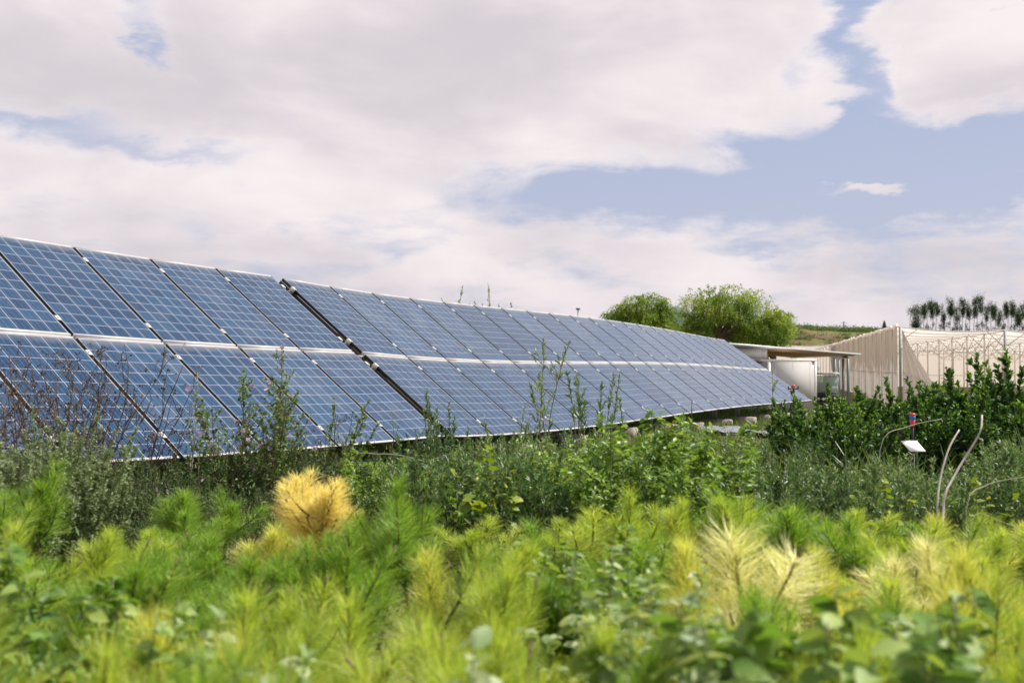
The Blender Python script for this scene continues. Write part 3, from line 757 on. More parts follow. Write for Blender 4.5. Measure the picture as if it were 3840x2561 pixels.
Geo().hexa([Vector(v) for v in ((-7.4, -4.4, 4.52), (7.4, -4.4, 4.52), (7.4, 4.4, 4.52), (-7.4, 4.4, 4.52))], [Vector(v) for v in ((-5, -.1, 7), (5, -.1, 7), (5, .1, 7), (-5, .1, 7))]).build('roof', M['terracotta'], root)

# ================================================================== vegetation
def unit(a): return a / (np.linalg.norm(a, axis=-1, keepdims=True) + 1e-9)
LEAF = ([(0, 0, 0), (-.5, .42, .10), (0, 1, -.12), (.5, .42, .10), (0, .48, 0)], [(0, 4, 1), (4, 2, 1), (0, 3, 4), (4, 3, 2)])
BROAD = ([(0, 0, 0), (-.30, .14, .05), (-.5, .42, .09), (-.30, .78, .03), (0, 1, -.14), (.30, .78, .03), (.5, .42, .09), (.30, .14, .05), (0, .16, 0), (0, .45, .01), (0, .76, -.04)],
         [(0, 8, 1, 0), (1, 8, 9, 2), (2, 9, 10, 3), (3, 10, 4, 3), (0, 7, 8, 0), (7, 6, 9, 8), (6, 5, 10, 9), (5, 4, 10, 5)])
BROAD = (BROAD[0], [(0, 8, 1), (1, 8, 9), (1, 9, 2), (2, 9, 10), (2, 10, 3), (3, 10, 4), (0, 7, 8), (7, 9, 8), (7, 6, 9), (6, 10, 9), (6, 5, 10), (5, 4, 10)])
NEEDLE = ([(-.5, 0, 0), (.5, 0, 0), (-.5, .4, .03), (.5, .4, .03), (-.4, .75, -.02), (.4, .75, -.02), (-.08, 1, -.12), (.08, 1, -.12)], [(0, 1, 3, 2), (2, 3, 5, 4), (4, 5, 7, 6)])
BLADE = ([(-.5, 0, 0), (.5, 0, 0), (-.45, .4, .06), (.45, .4, .06), (-.35, .75, .02), (.35, .75, .02), (-.04, 1, -.16), (.04, 1, -.16)], [(0, 1, 3, 2), (2, 3, 5, 4), (4, 5, 7, 6)])

def perp(D, rs):
    a = rs.normal(size=D.shape); a -= (a * D).sum(-1, keepdims=True) * D; return unit(a)
def curve(p, d, L, rs, up=.3, wob=.15, n=5):
    pts = [np.array(p, float)]; d = unit(np.array(d, float))
    for k in range(n):
        d = unit(d + np.array([0, 0, up / n]) + rs.normal(size=3) * wob / n); pts.append(pts[-1] + d * L / n)
    return np.array(pts)
def along(pts, t):
    n = len(pts) - 1; x = np.clip(t * n, 0, n - 1e-6); i = x.astype(int); f = (x - i)[:, None]
    return pts[i] * (1 - f) + pts[i + 1] * f, unit(pts[i + 1] - pts[i])

# ---- young pines of the foreground
def needles(g, pts, n, nl, rs, a0=80, a1=28, t0=.1, w=.0020, toff=0.):
    t = t0 + (1 - t0) * rs.random(n) ** .9
    P, T = along(pts, t); S = perp(T, rs)
    ang = np.radians(a0 + (a1 - a0) * t ** 1.3 + rs.normal(size=n) * 9)[:, None]
    D = unit(T * np.cos(ang) + S * np.sin(ang) + np.array([0, 0, .05]) + rs.normal(size=(n, 3)) * .1)
    L = nl * (1 - .3 * t ** 3) * rs.uniform(.7, 1.1, n)
    N = unit(np.cross(np.cross(D, T), D) * -1 + rs.normal(size=(n, 3)) * .5)
    g.stamp(*NEEDLE, P, D, N, np.stack([np.full(n, w), L, L * rs.uniform(.5, 1.8, n)], 1), np.clip(rs.normal(.5, .2, n) + (L / nl - .9) * .3 + toff, 0, 1))
def pine(seed, mat, H=.95, lat=9, nl=.14, dens=1.15, lead=.3, a0=76, a1=33, name='young_pine', spread=1.0, patch=0.):
    """patch: share of the shoots that are still green on a yellowing plant"""
    rs = np.random.default_rng(seed)
    root = empty(name, 'young pine', 'young pine')
    st, nd = Geo(), Geo()
    main = curve((0, 0, 0), (rs.normal() * .09, rs.normal() * .09, 1), H, rs, .1, .18, 8)
    st.tube(main, np.linspace(.012, .0045, 9), 6)
    needles(nd, main, int(430 * dens), nl, rs, a0, a1 - 4, 1 - lead / H)
    needles(nd, main, int(220 * dens), nl, rs, 95, 60, .3, toff=-.25 * (patch > 0))
    for k in range(lat):
        f = 1 - (lead * rs.uniform(.75, 1.15) + rs.choice([0, .05, .13, .28]) * H) / H; f = max(f, .3)
        p, _ = along(main, np.array([f])); a = k * 2.4 + rs.uniform(-.5, .5)
        e = R(rs.uniform(36, 72)); d = (math.cos(a) * math.cos(e), math.sin(a) * math.cos(e), math.sin(e))
        L = rs.uniform(.14, .38) * spread; c = curve(p[0], d, L, rs, .8, .3, 5)
        st.tube(c, np.linspace(.006, .003, 6), 5); needles(nd, c, int((120 + 560 * L) * dens), nl * rs.uniform(.75, 1.05), rs, a0, a1, .1, toff=-.5 if rs.random() < patch else rs.normal() * .06)
        if rs.random() < .5: st.tube([c[-1], c[-1] + unit(c[-1] - c[-2]) * .045], [.0045, .003], 5, 1.)
    st.build('stem', M['pine_bark'], root); nd.build('needles', M[mat], root)
    remember(root); root['h'] = float(np.percentile(np.concatenate(nd.v)[:, 2], 99.3)); return root

def bush(name, label, cat, seed, mat, stems=14, H=.9, Rad=.35, side=5, ll=.05, lw=.013, dens=120, leaf=LEAF, up=.8, t0=.2, stem_mat='stem_green', sr=.004,
         lean=.5, ang=50, sidelen=.3, tipbright=0., pin=None, flowers=0, two=False, droop=0.):
    rs = np.random.default_rng(seed); root = empty(name, label, cat); st, lf = Geo(), Geo(); PP_, DD, LL = [], [], []; top = 0; ends = []
    for k in range(stems):
        a = rs.uniform(0, 6.28); r = math.sqrt(rs.random()); ln = r * lean
        L = H * (1 - .35 * r * rs.random()) * rs.uniform(.8, 1.04)
        c = curve((math.cos(a) * r * Rad * .45, math.sin(a) * r * Rad * .45, 0), (math.cos(a) * ln, math.sin(a) * ln, 1), L, rs, up * .3, .35, 7)
        st.tube(c, np.linspace(sr * 1.6, sr * .5, 8), 4); curves = [(c, t0)]
        for j in range(side):
            f = rs.uniform(.2, .92); p, T = along(c, np.array([f])); aa = rs.uniform(0, 6.28); e = R(rs.uniform(25, 60))
            cc = curve(p[0], (math.cos(aa) * math.cos(e), math.sin(aa) * math.cos(e), math.sin(e)), sidelen * H * rs.uniform(.4, 1) * (1.25 - f), rs, up, .3, 4)
            st.tube(cc, np.linspace(sr * .7, sr * .3, 5), 3, cap=False); curves.append((cc, .05))
        for c_, tt in curves:
            Lc = np.linalg.norm(np.diff(c_, axis=0), axis=1).sum(); n = max(3, int(dens * Lc * (1 - tt)))
            t = tt + (1 - tt) * np.sqrt(rs.random(n)) ; P, T = along(c_, t); S = perp(T, rs); an = np.radians(rs.normal(ang, 14, n))[:, None]
            PP_.append(P); DD.append(unit(T * np.cos(an) + S * np.sin(an) - np.array([0, 0, droop]))); LL.append(t); ends.append(c_[-1])
        top = max(top, c[-1][2])
    P, D, t = np.concatenate(PP_), np.concatenate(DD), np.concatenate(LL); n = len(P)
    N = unit(np.array([0, 0, 1.]) + rs.normal(size=(n, 3)) * .55); sc = rs.uniform(.6, 1.1, n) * (1 - .3 * t ** 4)
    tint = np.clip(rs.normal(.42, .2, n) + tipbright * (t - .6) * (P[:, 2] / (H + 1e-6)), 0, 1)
    lf.stamp(*leaf, P, D, N, np.stack([sc * lw, sc * ll, sc * ll * .8], 1), tint)
    st.build('stems', M[stem_mat], root); lf.build('leaves', M[mat], root)
    if flowers:
        ends = np.array(ends); idx = rs.choice(len(ends), min(flowers, len(ends)), replace=False)
        for q in ends[idx]:
            f = Geo(); ax = unit(rs.normal(size=3) + np.array([0, -.8, .6])); s = perp(ax[None], rs)[0]; b = np.cross(ax, s)
            an = np.arange(5) / 5 * 6.28; D5 = unit(np.outer(np.cos(an), s) + np.outer(np.sin(an), b) + ax * .3)
            f.stamp(*LEAF, np.repeat(q[None], 5, 0), D5, np.repeat(ax[None], 5, 0), np.tile([.021, .025, .012], (5, 1)), rs.random(5)); f.build('flower', M['petal'], root)
    remember(root); root['h'] = float(top); return root
USED = set()
def put(proto, x, y, ztop=None, rz=0, s=None, label=None, group=None, cat=None, jit=0., sink=0.):
    """stand a plant (or a copy of it) at x, y so that its top reaches ztop"""
    h = proto['h']; g0 = gz(y) - sink
    if s is None: s = max(.25, (ztop - g0) / h)
    if proto.name in USED: r = copy_tree(proto)
    else: r = proto; USED.add(proto.name)
    r.location = (x, y, g0); r.rotation_euler = (0, 0, rz); w = s if s < 1.25 else s ** .6
    if 'pine' in proto.name: w = max(w, .92) * rv.uniform(.86, 1.12) * (1.35 if proto is PO else 1.2 if proto is PC[0] else 1)
    r.scale = (w, w, s)
    if label: r['label'] = label
    if group: r['group'] = group
    if cat: r['category'] = cat
    return r
def put_px(proto, px, py, d, **k):
    p = at(px, py, d); return put(proto, p.x, d, p.z, **k)
rv = random.Random(11)

PG = [pine(100 + k, 'needle_green', .95, 8 + k, lead=.24 + .05 * k) for k in range(4)]
PL = [pine(120 + k, 'needle_lime', .95, 8 + k, nl=.135, lead=.38 - .05 * k) for k in range(4)]
PY = [pine(140 + k, 'needle_yellow', .92, 8 + 2 * k, nl=.14, patch=.4) for k in range(2)]
PC = [pine(150, 'needle_cream', .95, 5, nl=.18, a0=96, a1=66, dens=1.7, lead=.46, patch=.08), pine(151, 'needle_cream', .92, 6, nl=.13, a0=88, a1=52, patch=.35), pine(152, 'needle_cream', .9, 5, nl=.12, a0=92, a1=56, patch=.4)]
PO = pine(160, 'needle_orange', .95, 17, nl=.11, dens=1.0, lead=.16, spread=.8, patch=0)
K = 3840 / 2351
spots = []                                        # x, y of the pines that have a place of their own
def P_(px, py, d, proto, label, rz=None, dz=0.):
    spots.append((at(px * K, py * K, d).x, d))
    put_px(proto, px * K, py * K - dz, d, rz=rv.uniform(0, 6.28) if rz is None else rz, label=label, group='young pines in the foreground')
P_(95, 1060, 4.4, PG[0], 'tall deep-green young pine at far left in front of the grey-green herb')
P_(30, 1120, 3.9, PG[1], 'green young pine cut by the left edge beside the tall deep-green one')
P_(20, 1195, 3.3, PL[0], 'lime young pine low on the left edge, below the tall deep-green one')
P_(190, 1215, 3.4, PL[1], 'lime young pine right of the tall deep-green one, in front of the dark thicket')
P_(270, 1262, 3.0, PG[2], 'green young pine with purplish forked stem, below the dark thicket')
P_(335, 1212, 4.2, PG[3], 'small dark-green young pine at the foot of the dark thicket')
P_(412, 1118, 4.8, PG[1], 'green young pine standing against the dark thicket, left one of a pair')
P_(500, 1128, 4.8, PG[0], 'green young pine standing against dry grass, right one of a pair')
P_(420, 1245, 3.6, PG[2], 'green young pine directly in front of the pair by the dark thicket')
P_(548, 1212, 4.0, PY[0], 'small yellow young pine between the pair and the orange-yellow one')
P_(765, 1080, 4.3, PO, 'orange-yellow bushy young pine, the taller right one of the bright pair')
P_(668, 1100, 4.0, PO, 'golden-orange bushy young pine, the lower left one of the bright pair')
P_(865, 1098, 4.0, PG[3], 'big green young pine right beside the orange-yellow one')
P_(955, 1160, 3.7, PG[0], 'green young pine right of the big green one, before the willow scrub')
P_(700, 1235, 3.2, PG[1], 'green young pine below the orange-yellow one')
P_(610, 1245, 3.3, PG[2], 'green young pine left below the orange-yellow one')
P_(800, 1215, 3.1, PG[3], 'green young pine in front of the big green one')
P_(1100, 1235, 3.2, PL[2], 'lime young pine with pale swept needles in the middle of the picture')
P_(1055, 1275, 2.9, PY[1], 'yellowish young pine just left of the swept lime one')
P_(1375, 1165, 3.9, PL[3], 'lime young pine left of the taller one below the light-green bush')
P_(1452, 1118, 4.1, PL[0], 'tallest lime young pine below the light-green leafy bush')
P_(1540, 1148, 4.2, PL[1], 'lime young pine right of the tallest lime one')
P_(1660, 1120, 4.3, PG[0], 'green young pine with reddish bud above the big cream one')
P_(1722, 1150, 4.1, PL[2], 'lime young pine straight above the big cream one')
P_(1815, 1150, 4.0, PG[1], 'dark-green long-needled young pine right above the big cream one')
P_(1748, 1232, 2.6, PC[0], 'large cream-yellow young pine with dark stem showing, right of centre')
P_(1615, 1252, 2.75, PY[0], 'yellow young pine leaning against the left side of the large cream one')
P_(1955, 1195, 3.8, PG[2], 'dark-green young pine in front of the grey willow scrub on the right')
P_(2095, 1198, 3.6, PL[3], 'lime young pine behind the small cream ones')
P_(2210, 1245, 3.0, PC[1], 'small cream young pine with starry top on the right')
P_(2088, 1268, 3.0, PC[2], 'small cream young pine left of the starry-topped one')
P_(2228, 1188, 3.7, PY[1], 'yellow-green spiky young pine behind the starry-topped cream one')
P_(2320, 1255, 2.7, PY[0], 'golden young pine at the right edge, upper one')
P_(2345, 1330, 2.2, PY[1], 'golden young pine at the right edge, nearest the camera')
P_(1850, 1268, 3.1, PY[0], 'yellow-green young pine just right of the large cream one')
P_(1975, 1262, 3.2, PL[0], 'lime young pine between the large cream one and the small cream ones')
P_(10, 1415, 1.75, PY[1], 'yellow young pine with brown stem in the bottom left corner')
P_(525, 1400, 2.0, PY[0], 'yellow young pine near the bottom, below the left broad-leaved plant')
P_(720, 1450, 1.8, PY[1], 'yellow young pine at the bottom edge, left of centre')
P_(1095, 1300, 2.5, PL[1], 'lime young pine with arching needles below the swept lime one')
rows = [(1.62, 1435), (1.95, 1400), (2.3, 1360), (2.75, 1310), (3.25, 1262), (3.85, 1215), (4.6, 1175)]
ordn = ['first', 'second', 'third', 'fourth', 'fifth', 'sixth', 'seventh', 'eighth', 'ninth', 'tenth', 'eleventh', 'twelfth', 'thirteenth', 'fourteenth', 'fifteenth', 'sixteenth', 'seventeenth', 'eighteenth', 'nineteenth', 'twentieth']
rname = ['nearest row', 'second row from the camera', 'third row from the camera', 'middle row', 'third row from the back', 'second row from the back', 'back row']
for ri, (d, py) in enumerate(rows):
    step = .30 + .02 * ri; n = int(1.12 * d / step); c = 0
    for k in range(n + 3):
        x = (k - (n - 1) / 2) * step + rv.uniform(-.07, .07); y = d + rv.uniform(-.14, .14)
        if any((x - a) ** 2 + (y - b) ** 2 < (.17 + .01 * ri) ** 2 for a, b in spots): continue
        px = x / y * FPX + CX
        if ri == 6 and 480 < px / K < 640: continue
        q = rv.random(); right = px > 2500
        pr = rv.choice(PL) if q < (.55 if right else .42) else rv.choice(PY) if q < (.75 if right else .5) else rv.choice(PG)
        col = 'lime' if pr in PL else 'yellow' if pr in PY else 'green'
        p = at(px, (py + rv.uniform(-12, 30)) * K, y)
        put(pr, x, y, p.z, rv.uniform(0, 6.28), label='%s young pine, %s from the left of the unlabelled-height pines in the %s' % (col, ordn[c], rname[ri]), group='young pines in the foreground')
        c += 1
for o in bpy.data.objects:
    if 'unlabelled-height' in str(o.get('label', '')): o['label'] = o['label'].replace('of the unlabelled-height pines ', '').replace('  ', ' ')

# ---- broad-leaved plants among the pines
def broadplant(seed, mat, H=.95, stems=6, ll=.06):
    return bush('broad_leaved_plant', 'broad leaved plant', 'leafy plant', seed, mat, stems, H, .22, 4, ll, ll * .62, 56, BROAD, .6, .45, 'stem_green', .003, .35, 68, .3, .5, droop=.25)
BR = [broadplant(200, 'broad', .95, 7, .085), broadplant(201, 'broad', .9, 8, .065), broadplant(202, 'broadpale', .95, 6, .07)]
for (px, py, d, k, lab) in [(55, 1285, 2.2, 0, 'dark-leaved leafy plant on the left edge below the lime pine'), (120, 1300, 2.3, 0, 'dark-leaved leafy plant just right of the one on the left edge'),
        (330, 1375, 2.1, 1, 'leafy plant with rounded green leaves in the lower left'), (250, 1430, 1.9, 1, 'leafy plant in the lower left, left of the rounded-leaf one'), (440, 1400, 1.95, 2, 'pale leafy plant in the lower left, right of the rounded-leaf one'),
        (1265, 1285, 2.7, 2, 'pale leafy plant in the centre with blurred whitish leaves'), (1345, 1262, 2.6, 2, 'taller pale leafy plant in the centre, catching the sun'), (1330, 1385, 2.0, 2, 'pale leafy plant below the two in the centre'),
        (1480, 1235, 3.0, 0, 'dark leafy plant below the tallest lime pine'), (1240, 1262, 3.3, 1, 'green leafy plant behind the pale ones in the centre'),
        (1560, 1400, 1.75, 0, 'leafy plant at the bottom, left end of the cluster before the cream pine'), (1660, 1372, 1.7, 2, 'pale leafy plant at the bottom in front of the cream pine'),
        (1790, 1390, 1.6, 0, 'leafy plant at the bottom with big leaves, directly under the cream pine'), (1910, 1385, 1.65, 0, 'leafy plant at the bottom, right below the cream pine'),
        (2080, 1345, 1.8, 0, 'dark leafy plant standing up at lower right with drooping tip'), (2000, 1430, 1.45, 0, 'big-leaved plant at the bottom edge, lower right'),
        (2150, 1415, 1.5, 1, 'big-leaved plant at the bottom edge, left of the corner one'), (2290, 1420, 1.6, 0, 'leafy plant in the bottom right corner'), (1700, 1450, 1.4, 2, 'nearest pale leafy plant at the bottom edge'),
        (1130, 1440, 1.6, 2, 'pale leafy plant at the bottom centre')]:
    put_px(BR[k], px * K, (py - 20) * K, d, rz=rv.uniform(0, 6.28), label=lab, group='broad-leaved plants among the pines')

# ---- willow-like scrub in the middle band
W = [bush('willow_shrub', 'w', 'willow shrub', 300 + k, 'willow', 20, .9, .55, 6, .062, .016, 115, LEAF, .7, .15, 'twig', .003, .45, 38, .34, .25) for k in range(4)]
mid = []
for k in range(64):
    pass
def band(protos, specs, labf, group, jx=.1):
    c = 0
    for (px, py, d) in specs:
        pr = protos[c % len(protos)]
        put_px(pr, px, py, d, rz=rv.uniform(0, 6.28), label=labf(c, px, py, d), group=group); c += 1
def rowspec(px0, px1, n, pyf, d, jp=25, jd=.25):
    return [(px0 + (px1 - px0) * (k + .5) / n + rv.uniform(-jp, jp), pyf(px0 + (px1 - px0) * (k + .5) / n) + rv.uniform(-48, 34), d + rv.uniform(-jd, jd)) for k in range(n)]
ip = lambda xs, ys: (lambda x: float(np.interp(x, xs, ys)))
wl = []
for r, (d, n, off) in enumerate([(5.6, 9, 60), (6.6, 9, 25), (7.8, 8, 0)]):
    wl += [(a, b, c, r) for a, b, c in rowspec(1480, 2300, int(n * .5), ip([1480, 1620, 1750, 2300], [1735, 1625, 1620, 1610]), d)]
    wl += [(a, b, c, r) for a, b, c in rowspec(2640, 3900, n, ip([2640, 2800, 3000, 3300, 3600, 3840], [1640, 1625, 1690, 1700, 1690, 1610]), d)]
wl = [(a, b + (0, 25, 55)[2 - r], c, r) for a, b, c, r in wl]
cc = {}
for i, (px, py, d, r) in enumerate(wl):
    side_ = 'centre' if px < 2400 else 'right'; key = (side_, r); cc[key] = cc.get(key, 0) + 1
    put_px(W[i % 4], px, py, d, rz=rv.uniform(0, 6.28), label='grey-green willow shrub, %s from the left in the %s row of the %s scrub' % (ordn[cc[key] - 1], ['front', 'middle', 'rear'][r], side_), group='grey-green willow scrub behind the pines')
LB = [bush('leafy_bush', 'b', 'bush', 330 + k, 'lightleaf', 17, 1.1, .5, 6, .085, .036, 66, BROAD, .6, .2, 'stem_green', .0035, .5, 62, .3, .35, droop=.35) for k in range(2)]
for (px, py, d, lab) in [(2320, 1575, 5.6, 'light-green leafy bush in front of the array edge, left part with hanging tip'), (2470, 1535, 5.8, 'light-green leafy bush, highest one in front of the array edge'), (2590, 1560, 5.6, 'light-green leafy bush, right one just left of the concrete blocks'),
                         (1420, 1700, 6.6, 'light-green leafy bush at the gap between the arrays'), (2120, 1680, 5.9, 'low light-green bush between the willow scrub and the highest leafy bush'),
                         (1640, 1720, 6.0, 'light-green leafy bush below the left end of the long array'), (1830, 1730, 5.6, 'light-green leafy bush left of the yellow-green vine'), (2020, 1640, 6.6, 'light-green leafy bush under the lower edge of the long array, at the tallest sapling'),
                         (2230, 1720, 5.2, 'low light-green bush in front of the hanging-tip bush'), (2540, 1680, 5.1, 'low light-green bush in front of the right leafy bush')]:
    put_px(LB[(int(px) // 10) % 2], px, py, d, rz=rv.uniform(0, 6.28), label=lab, group='light-green bushes before the array')
VN = bush('vine', 'v', 'vine', 340, 'needle_lime', 4, .95, .2, 2, .085, .08, 22, BROAD, .5, .5, 'stem_green', .003, .4, 80, .25, 0, droop=.3)
M['vineleaf'] = leafmat('vine_leaf', [(0, (.12, .20, .02)), (.5, (.24, .32, .03)), (1, (.50, .46, .05))], .5, .4)
for o in KIDS[VN.name]:
    if o.name.startswith('leaves'): o.data.materials[0] = M['vineleaf']
for (px, py, d, lab) in [(1925, 1670, 5.1, 'vine with large round yellow-green leaves in the middle willow scrub'), (3370, 1800, 5.0, 'vine with a few pale round leaves in the right scrub'), (3640, 1760, 5.3, 'vine with green round leaves beside the two pale sticks')]:
    put_px(VN, px, py, d, rz=rv.uniform(0, 6), label=lab, group='vines')
# tall thin saplings standing before the array
def sapling(seed, H, stems, side, dens=46, base=(0, 0), rad=.12, lab='', mat='willow', ll=.07, lw=.019):
    return bush('willow_sapling', lab, 'sapling', seed, mat, stems, H, rad, side, ll, lw, dens, LEAF, .9, .5, 'twig', .0038, .18, 32, .22, .2)
S1 = sapling(360, 1.7, 3, 9, 75, lab='tallest willow sapling, in front of the middle of the long array'); put_px(S1, 2010, 1275, 8.3)
S2 = sapling(361, 1.5, 8, 5, 75, rad=.45, ll=.085, lw=.021, lab='bushy-topped willow sapling with upright twigs, right of the tallest one'); put_px(S2, 2270, 1395, 8.3)
S3 = sapling(362, 1.2, 1, 4, 22, lab='small thin sapling low against the far end of the array', lw=.02); put_px(S3, 2880, 1405, 9.5)
S4 = sapling(363, 1.4, 13, 6, 90, rad=.5, lab='willow sapling at the lower end of the black-edged gap'); put_px(S4, 1640, 1470, 7.9)
S5 = sapling(364, 1.3, 8, 4, 80, rad=.4, lab='willow sapling just right of the gap, low before the array'); put_px(S5, 1900, 1520, 7.8)
S6 = sapling(365, 1.3, 4, 4, 60, rad=.3, lab='willow sapling behind the light-green bush, tip over the array'); put_px(S6, 2545, 1512, 8.6)
S7 = sapling(366, 1.2, 2, 3, 60, rad=.3, lab='small fresh-green sapling leaning over the second seam left of the gap', mat='lightleaf', ll=.045, lw=.008); put_px(S7, 1418, 1530, 9.2)
# ---- glossy laurel hedge on the right
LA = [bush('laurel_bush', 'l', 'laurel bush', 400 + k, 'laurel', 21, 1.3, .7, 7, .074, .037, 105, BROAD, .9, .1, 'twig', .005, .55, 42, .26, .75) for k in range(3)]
lau = [(3035, 1500, 9.4), (3105, 1450, 9.0), (3180, 1440, 9.0), (3290, 1470, 8.8), (3365, 1440, 8.9), (3450, 1420, 9.0), (3540, 1450, 8.8), (3630, 1420, 8.8), (3715, 1378, 8.6), (3815, 1325, 8.4), (3905, 1340, 8.4),
       (3160, 1500, 8.0), (3250, 1520, 8.0), (3400, 1515, 7.9), (3560, 1500, 7.8), (3700, 1470, 7.7), (3830, 1430, 7.7)]
for i, (px, py, d) in enumerate(lau):
    put_px(LA[i % 3], px, py, d, rz=rv.uniform(0, 6.28), label=('glossy dark-green laurel bush, %s from the left in the back row of the hedge' % ordn[i]) if i < 11 else ('glossy dark-green laurel bush, %s from the left in the front row of the hedge' % ordn[i - 11]), group='laurel hedge on the right')
# narrow-leaved shrubs poking up behind the hedge
NB = bush('narrow_leaved_shrub', 'n', 'shrub', 420, 'strap', 26, 1.5, .4, 3, .10, .010, 90, LEAF, .9, .4, 'stem_green', .004, .45, 30, .2, .2)
put_px(NB, 3530, 1408, 10.5, label='feathery narrow-leaved shrub behind the laurel hedge, left one'); put_px(NB, 3640, 1395, 10.5, rz=2, label='feathery narrow-leaved shrub behind the laurel hedge, right one')
# ---- strap-leaved tufts
def tuft(name, seed, n, L, w, mat, lab, cat, spread=35):
    rs = np.random.default_rng(seed); root = empty(name, lab, cat); g = Geo()
    a = rs.uniform(0, 6.28, n); e = np.radians(90 - np.abs(rs.normal(0, spread, n))).clip(.25); D = np.stack([np.cos(a) * np.cos(e), np.sin(a) * np.cos(e), np.sin(e)], 1)
    P = rs.normal(size=(n, 3)) * .05; P[:, 2] = 0; Ls = L * rs.uniform(.55, 1, n)
    g.stamp(*BLADE, P, D, unit(np.array([0, 0, 1.]) + rs.normal(size=(n, 3)) * .2), np.stack([np.full(n, w), Ls, Ls * .9], 1), np.clip(rs.normal(.5, .22, n), 0, 1))
    g.build('leaves', M[mat], root); remember(root); root['h'] = float(L * .93); return root
TF_ = [tuft('strap_leaved_plant', 440 + k, 90, .6, .014, 'strap', 't', 'strap-leaved plant') for k in range(2)]
for i, (px, py, d) in enumerate([(2985, 1655, 7.6), (3060, 1640, 7.9), (3135, 1640, 7.7), (3225, 1655, 7.4), (3310, 1665, 7.2), (3370, 1690, 6.9), (3520, 1680, 7.1), (3850, 1600, 7.0)]):
    put_px(TF_[i % 2], px, py, d, rz=rv.uniform(0, 6.28), label='strap-leaved green plant at the foot of the laurel hedge, %s from the left' % ordn[i], group='strap-leaved plants under the hedge')
# ---- left side: herb, dark thicket, mallow, dead stalks
HB = [bush('grey_green_herb', 'h', 'herb', 460 + k, 'herb', 46, 1.05, .5, 10, .030, .014, 300, LEAF, .6, .25, 'stem_green', .0025, .42, 60, .22, .4) for k in range(2)]
for (px, py, d, k, lab) in [(130, 1520, 4.9, 0, 'grey-green herb dome on the left edge behind the tall pine'), (10, 1590, 4.6, 1, 'grey-green herb cut by the left edge'), (260, 1690, 5.0, 1, 'grey-green herb between the dome and the dark thicket')]:
    put_px(HB[k], px, py, d, rz=rv.uniform(0, 6), label=lab, group='grey-green herbs on the left')
DK = [bush('dark_shrub', 'd', 'shrub', 480 + k, 'darkshrub', 26, .95, .55, 9, .024, .013, 190, LEAF, .5, .12, 'drytwig', .003, .55, 60, .3, .5, droop=.1) for k in range(3)]
for i, (px, py, d, lab) in enumerate([(330, 1700, 5.6, 'dark small-leaved shrub left of the dark hollow'), (480, 1715, 5.9, 'dark small-leaved shrub over the dark hollow'), (640, 1705, 6.3, 'dark small-leaved shrub right of the dark hollow'),
        (790, 1670, 6.7, 'small-leaved shrub at the foot of the mallow, left'), (930, 1650, 7.0, 'small-leaved shrub at the foot of the mallow, right'), (1060, 1645, 7.3, 'small-leaved shrub under the lower array edge, left of the broad green leaves'),
        (1200, 1655, 7.4, 'small-leaved shrub behind the orange-yellow pine'), (1330, 1665, 7.6, 'small-leaved shrub right of the orange-yellow pine'), (420, 1830, 5.2, 'low dark shrub in front of the dark hollow'), (850, 1790, 5.8, 'low shrub in front of the mallow'),
        (1060, 1800, 5.9, 'low shrub left behind the orange-yellow pine'), (660, 1850, 5.3, 'low shrub behind the pair of green pines'), (220, 1790, 5.2, 'low dark shrub right of the tall green pine'), (1480, 1790, 6.2, 'low shrub at the left end of the willow scrub')]):
    put_px(DK[i % 3], px, py, d, rz=rv.uniform(0, 6), label=lab, group='small-leaved shrubs before the nearer array')
MW = bush('mallow', 'tall mallow with small pink flowers in front of the nearer array', 'mallow', 500, 'mallow', 5, 1.6, .4, 30, .034, .028, 70, BROAD, .7, .25, 'twig', .004, .32, 65, .3, .3, flowers=26)
put_px(MW, 950, 1300, 7.0)
MW2 = bush('mallow', 'shorter mallow with pink flowers right of the tall one', 'mallow', 501, 'mallow', 10, 1.1, .5, 10, .034, .03, 60, BROAD, .6, .25, 'twig', .0035, .6, 65, .25, .3, flowers=12)
put_px(MW2, 1090, 1490, 7.2)
MW3 = bush('mallow', 'low pink-flowered mallow left of the tall one', 'mallow', 503, 'mallow', 9, 1.0, .5, 10, .03, .026, 60, BROAD, .6, .25, 'twig', .0035, .6, 65, .25, .3, flowers=6)
put_px(MW3, 800, 1510, 7.0)
SD = bush('dock_stalk', 'pale leaning stalk with dense green seed heads left of the mallow', 'weed', 504, 'herb', 2, 1.4, .15, 3, .03, .016, 200, LEAF, .5, .68, 'palestick', .0045, .25, 60, .12, .2); put_px(SD, 700, 1395, 7.1)
